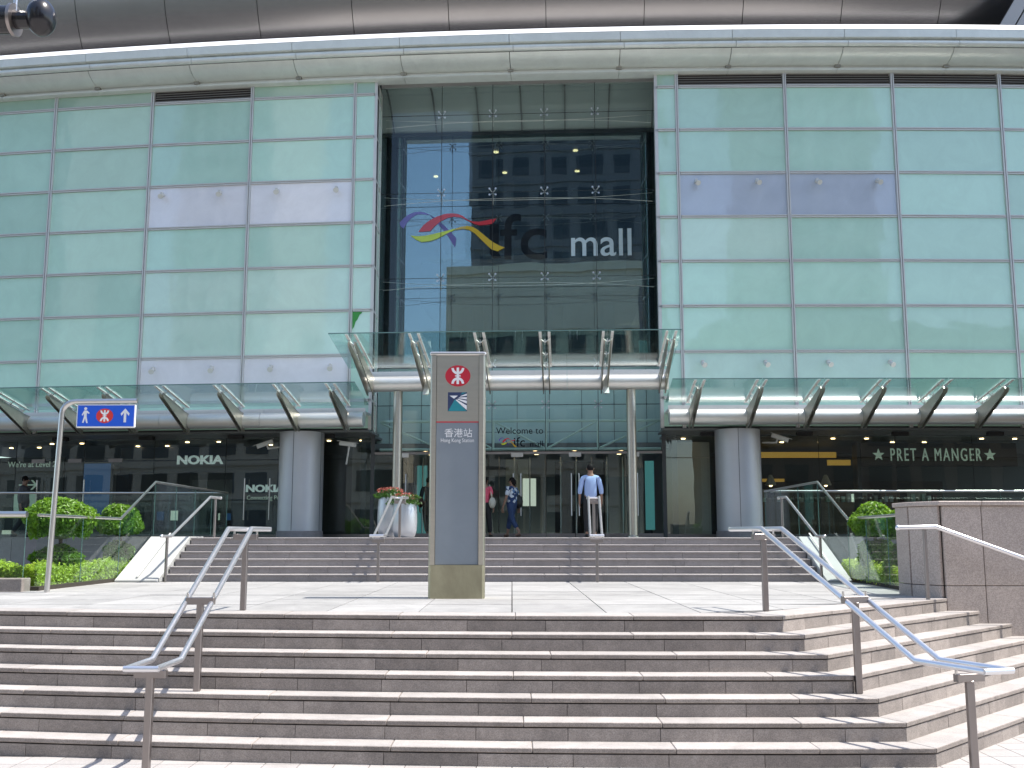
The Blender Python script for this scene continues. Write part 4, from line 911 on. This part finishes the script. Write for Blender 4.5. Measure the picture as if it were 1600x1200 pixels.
# ------------------------------------------------------------------ people
def skin(name, pts, edges, radii, m, parent, root_i=0, sub=2):
    me = bpy.data.meshes.new(name); me.from_pydata([tuple(p) for p in pts], edges, [])
    o = bpy.data.objects.new(name, me); COL.objects.link(o)
    o.modifiers.new('skin', 'SKIN'); ss = o.modifiers.new('sub', 'SUBSURF'); ss.levels = ss.render_levels = sub
    if not me.skin_vertices:
        bpy.context.view_layer.objects.active = o
    for i, sv_ in enumerate(me.skin_vertices[0].data):
        r = radii[i]; sv_.radius = r if isinstance(r, tuple) else (r, r); sv_.use_root = (i == root_i)
    o.modifiers['skin'].use_smooth_shade = True
    dg = bpy.context.evaluated_depsgraph_get(); me2 = bpy.data.meshes.new_from_object(o.evaluated_get(dg)); bpy.data.objects.remove(o)
    me2.materials.clear()
    for p in me2.polygons: p.use_smooth = True
    return link(name, me2, m, parent)
def person(loc, H, yaw, label, top, bottom, shoe='leather_black', stride=0.0, sleeve=.55, legcut=1.0, hairlen=.0, armsw=(0, 0), wide=1.0, headyaw=0.0, female=False):
    root = empty('person', loc, label, 'person'); k = H / 1.72; L0 = Vector(loc); ry = Matrix.Rotation(R_(yaw), 3, 'Z')
    W = lambda x, y, z: L0 + ry @ Vector((x * k, y * k, z * k))       # figure faces -y before yaw
    w = wide; sh = .175 * w if not female else .16 * w
    def leg(sd, sw):   # hip, knee, ankle, toe
        hip = (sd * .09, 0, .90); kn = (sd * .095, -sw * .30 - .01 - max(0, -sw) * .10, .49); an = (sd * .095, -sw * .52 + (.10 if sw < 0 else 0), .09 + max(0, -sw) * .10); return hip, kn, an, (an[0] + sd * .02, an[1] - .13, .035 + max(0, -sw) * .03)
    def arm(sd, sw):
        s_ = (sd * sh, .0, 1.40); e = (sd * (sh + .065), -sw * .18 + .02, 1.12); wr = (sd * (sh + .075), -sw * .36 - .03, .87); return s_, e, wr
    lL, lR = leg(-1, stride), leg(1, -stride); aL, aR = arm(-1, armsw[0]), arm(1, armsw[1])
    pts = [(0, 0, .95), (0, .01, 1.12), (0, .01, 1.30), (0, .012, 1.42), (0, .005, 1.50), (0, -.01, 1.57), (0, -.012, 1.65)]
    rad = [(.135 * w, .10 * w), (.125 * w, .09 * w), (.14 * w, .095 * w), (.09, .07), (.055, .055), (.074, .088), (.06, .075)]; ed = [(0, 1), (1, 2), (2, 3), (3, 4), (4, 5), (5, 6)]
    for a in (aL, aR):
        n = len(pts); pts += [a[0], a[1], a[2]]; rad += [.052, .04, .027]; ed += [(3, n), (n, n + 1), (n + 1, n + 2)]
    for l in (lL, lR):
        n = len(pts); pts += list(l[:3]) + [l[3]]; rad += [.082, .055, .038, .032]; ed += [(0, n), (n, n + 1), (n + 1, n + 2), (n + 2, n + 3)]
    # hands: palm with five bent fingers, in the same skeleton
    for ai, a, sd in ((9, aL, -1), (12, aR, 1)):
        wr = Vector(a[2]); n = len(pts); pts.append(tuple(wr + Vector((0, -.015, -.07)))); rad.append((.030, .016)); ed.append((ai, n))
        for q in range(4):
            b_ = wr + Vector((0, -.045 + q * .022, -.10)); m_ = b_ + Vector((-sd * .006, -.002, -.04 - .006 * (q in (1, 2)))); e = m_ + Vector((-sd * .018, 0, -.03))
            i0 = len(pts); pts += [tuple(b_), tuple(m_), tuple(e)]; rad += [.0095, .009, .008]; ed += [(n, i0), (i0, i0 + 1), (i0 + 1, i0 + 2)]
        i0 = len(pts); pts += [tuple(wr + Vector((-sd * .01, -.05, -.055))), tuple(wr + Vector((-sd * .018, -.065, -.09)))]; rad += [.010, .009]; ed += [(n, i0), (i0, i0 + 1)]
    rad = [tuple(x * k for x in r) if isinstance(r, tuple) else r * k for r in rad]
    body = skin('body', [W(*p) for p in pts], ed, rad, 'skin', root)
    # face: nose, ears
    hc = Vector((0, -.014, 1.61)); g = G(); hy = Matrix.Rotation(R_(headyaw), 3, 'Z')
    F = lambda x, y, z: W(*(hc + hy @ Vector((x, y, z))))
    g.tube([F(0, -.085, .02), F(0, -.105, -.015), F(0, -.085, -.025)], [.008 * k, .015 * k, .011 * k], 8)
    for sd in (-1, 1): g.tube([F(sd * .073, .01, -.02), F(sd * .082, .015, .015)], [.012 * k, .016 * k], 8)
    g.build('face_features', 'skin', body, smooth=True)
    g = G(); [g.ball(F(sd * .03, -.083, .008), .010 * k, 8, 6) for sd in (-1, 1)]; g.build('eyes', 'hair', body, smooth=True)
    # hair cap
    g = G(); g.ball(F(0, .018, .035), (.085 * k, .098 * k, .092 * k), 18, 12)
    if hairlen: g.ball(F(0, .075, -.03), (.075 * k, .055 * k, hairlen * k), 14, 10)
    g.build('hair', 'hair', root, smooth=True)
    # clothes
    sp_ = [(0, 0, .84), (0, .01, 1.08), (0, .01, 1.29), (0, .012, 1.415), (0, .008, 1.475)]; sr = [(.160 * w, .125 * w), (.150 * w, .112 * w), (.158 * w, .115 * w), (.108, .085), (.066, .066)]; se = [(0, 1), (1, 2), (2, 3), (3, 4)]
    for a in (aL, aR):
        n = len(sp_); s0, e0, w0 = Vector(a[0]), Vector(a[1]), Vector(a[2])
        cut = e0 + (w0 - e0) * (sleeve - .5) * 2 if sleeve > .5 else s0 + (e0 - s0) * sleeve * 2
        chain = [s0, e0, cut] if sleeve > .5 else [s0, cut]; rr = [.072, .060, .052] if sleeve > .5 else [.072, .066]
        sp_ += [tuple(c) for c in chain]; sr += rr; se += [(3, n)] + [(n + i, n + i + 1) for i in range(len(chain) - 1)]
    sr = [tuple(x * k for x in r) if isinstance(r, tuple) else r * k for r in sr]
    skin('shirt', [W(*p) for p in sp_], se, sr, top, root)
    tp = [(0, 0, 1.06), (0, 0, .92)]; trd = [(.138 * w, .102 * w), (.155 * w, .118 * w)]; te = [(0, 1)]
    for l in (lL, lR):
        n = len(tp); h, kn, an = Vector(l[0]), Vector(l[1]), Vector(l[2]); end = kn + (an - kn) * (legcut * .94)
        tp += [tuple(h - Vector((0, 0, .04))), tuple(kn), tuple(end)]; trd += [.112, .082, .070]; te += [(1, n), (n, n + 1), (n + 1, n + 2)]
    trd = [tuple(x * k for x in r) if isinstance(r, tuple) else r * k for r in trd]
    skin('trousers', [W(*p) for p in tp], te, trd, bottom, root)
    for l in (lL, lR):
        an, to = Vector(l[2]), Vector(l[3]); skin('shoe', [W(an.x, an.y + .05, to.z + .01), W(an.x, an.y - .03, to.z + .012), W(*to)], [(0, 1), (1, 2)], [.042 * k, .046 * k, .036 * k], shoe, root)
    return W
Wm = person((1.82, 24.2, PLAT), 1.68, 180, 'man in light blue shirt and black trousers standing before the doors', 'shirt_blue', 'trousers_black', sleeve=.72, wide=1.06)
Ww = person((.0, 26.45, PLAT), 1.50, 238, 'woman in blue patterned blouse and cropped jeans walking to the doors', 'blouse', 'jeans', 'shoe', stride=.42, sleeve=.40, legcut=.72, hairlen=.10, armsw=(-.3, .3), wide=1.22, female=True)
Wp = person((-.68, 26.3, PLAT), 1.50, 160, 'person in pink top half hidden behind the station pillar', 'pink', 'trousers_black', stride=.3, sleeve=.35, hairlen=.1, female=True, armsw=(.1, -.1))
Wd = person((-2.28, 28.6, PLAT), 1.62, 200, 'dark clothed person inside the doors left of the station pillar', 'cloth_dark', 'cloth_dark', stride=.3, sleeve=.9)
Wk = person((-13.4, 28.7, PLAT), 1.66, 90, 'grey clothed person inside the left shop seen above the topiary', 'cloth_grey', 'cloth_dark', stride=.4, sleeve=.9)
def bag(W, c, r, m, label, strap):
    o = empty('shoulder_bag', W(*c), label, 'bag'); cc = Vector(c); g = G()
    k = (W(1, 0, 0) - W(0, 0, 0)).length; p = W(*c); g.ball(p, (r[0] * k, r[1] * k, r[2] * k), 16, 10); b = g.build('pouch', m, o, smooth=True)
    G().tube([W(*q) for q in strap], .014, 8).build('strap', m, o, smooth=True)
bag(Ww, (-.20, .10, 1.02), (.13, .13, .20), 'leather_black', 'black shoulder bag on the woman in the patterned blouse', [(-.20, .10, 1.15), (-.17, .05, 1.40), (-.14, .02, 1.49), (-.15, -.06, 1.38), (-.20, .02, 1.15)])
bag(Wp, (-.25, .06, .98), (.10, .12, .16), 'canvas', 'cream shoulder bag of the person in pink beside the station pillar', [(-.24, .06, 1.1), (-.18, .04, 1.4), (-.14, .0, 1.48), (-.17, -.06, 1.36), (-.24, .0, 1.1)])
bag(Wd, (.24, .0, 1.0), (.10, .14, .15), 'dark_red', 'dark red bag carried inside the doors left of the station pillar', [(.24, 0, 1.1), (.19, 0, 1.42), (.22, -.05, 1.1)])

# ------------------------------------------------------------------ the buildings across the street (seen mirrored in the glass)
def block(label, x0, x1, y0, y1, h, wall, fl, cw, base=0.0, crown=2.0):
    root = empty('office_block', ((x0 + x1) / 2, (y0 + y1) / 2, 0), label, 'building', 'buildings across the street')
    G().box(x0, x1, y0, y1, 0, h).build('wall', wall, root)
    me = bpy.data.meshes.new('window'); n = int((x1 - x0 - 1) / cw); nf = int((h - base - crown) / fl)
    c = [(x, y, z) for x in (-cw * .33, cw * .33) for y in (-.1, .06) for z in (-fl * .28, fl * .28)]; me.from_pydata(c, [], HEX); me.materials.append(MATS['window_dark'])
    for i in range(n):
        for j in range(nf):
            o = bpy.data.objects.new('window', me); COL.objects.link(o); o.parent = root
            o.location = Vector((x0 + .5 + (i + .5) * (x1 - x0 - 1) / n, y1, base + 1.5 + (j + .5) * fl)) - WL[root.name]
    for j in range(nf + 1): G().box(x0 - .05, x1 + .05, y1, y1 + .18, base + 1.5 + j * fl - .18, base + 1.5 + j * fl + .1).build('floor_band', wall, root)
    G().box(x0 - .2, x1 + .2, y0 - .2, y1 + .3, h, h + .8).build('parapet', wall, root)
block('beige office block mirrored low in the atrium glass', -17, 7, -58, -42, 27.5, 'tower_beige', 3.4, 2.6, 0, 5.5)
block('dark office tower mirrored in the middle of the atrium glass', -19, 12, -92, -70, 78, 'tower_dark', 4.2, 3.1, 24)
block('white residential tower mirrored in the left wing panels', -62, -45, -75, -58, 62, 'tower_white', 3.6, 2.4)
block('grey tower mirrored at the far left of the front', -100, -76, -70, -50, 70, 'tower_grey', 4.0, 3.4)
block('pale tower mirrored in the right wing panels', 24, 42, -82, -64, 66, 'tower_white', 3.8, 3.0)
block('long brown office block mirrored in the cafe windows', 14, 70, -48, -34, 19, 'tower_brown', 3.6, 3.0)
block('long beige office block mirrored in the phone shop windows', -95, -20, -50, -36, 17, 'tower_beige', 3.6, 3.2)
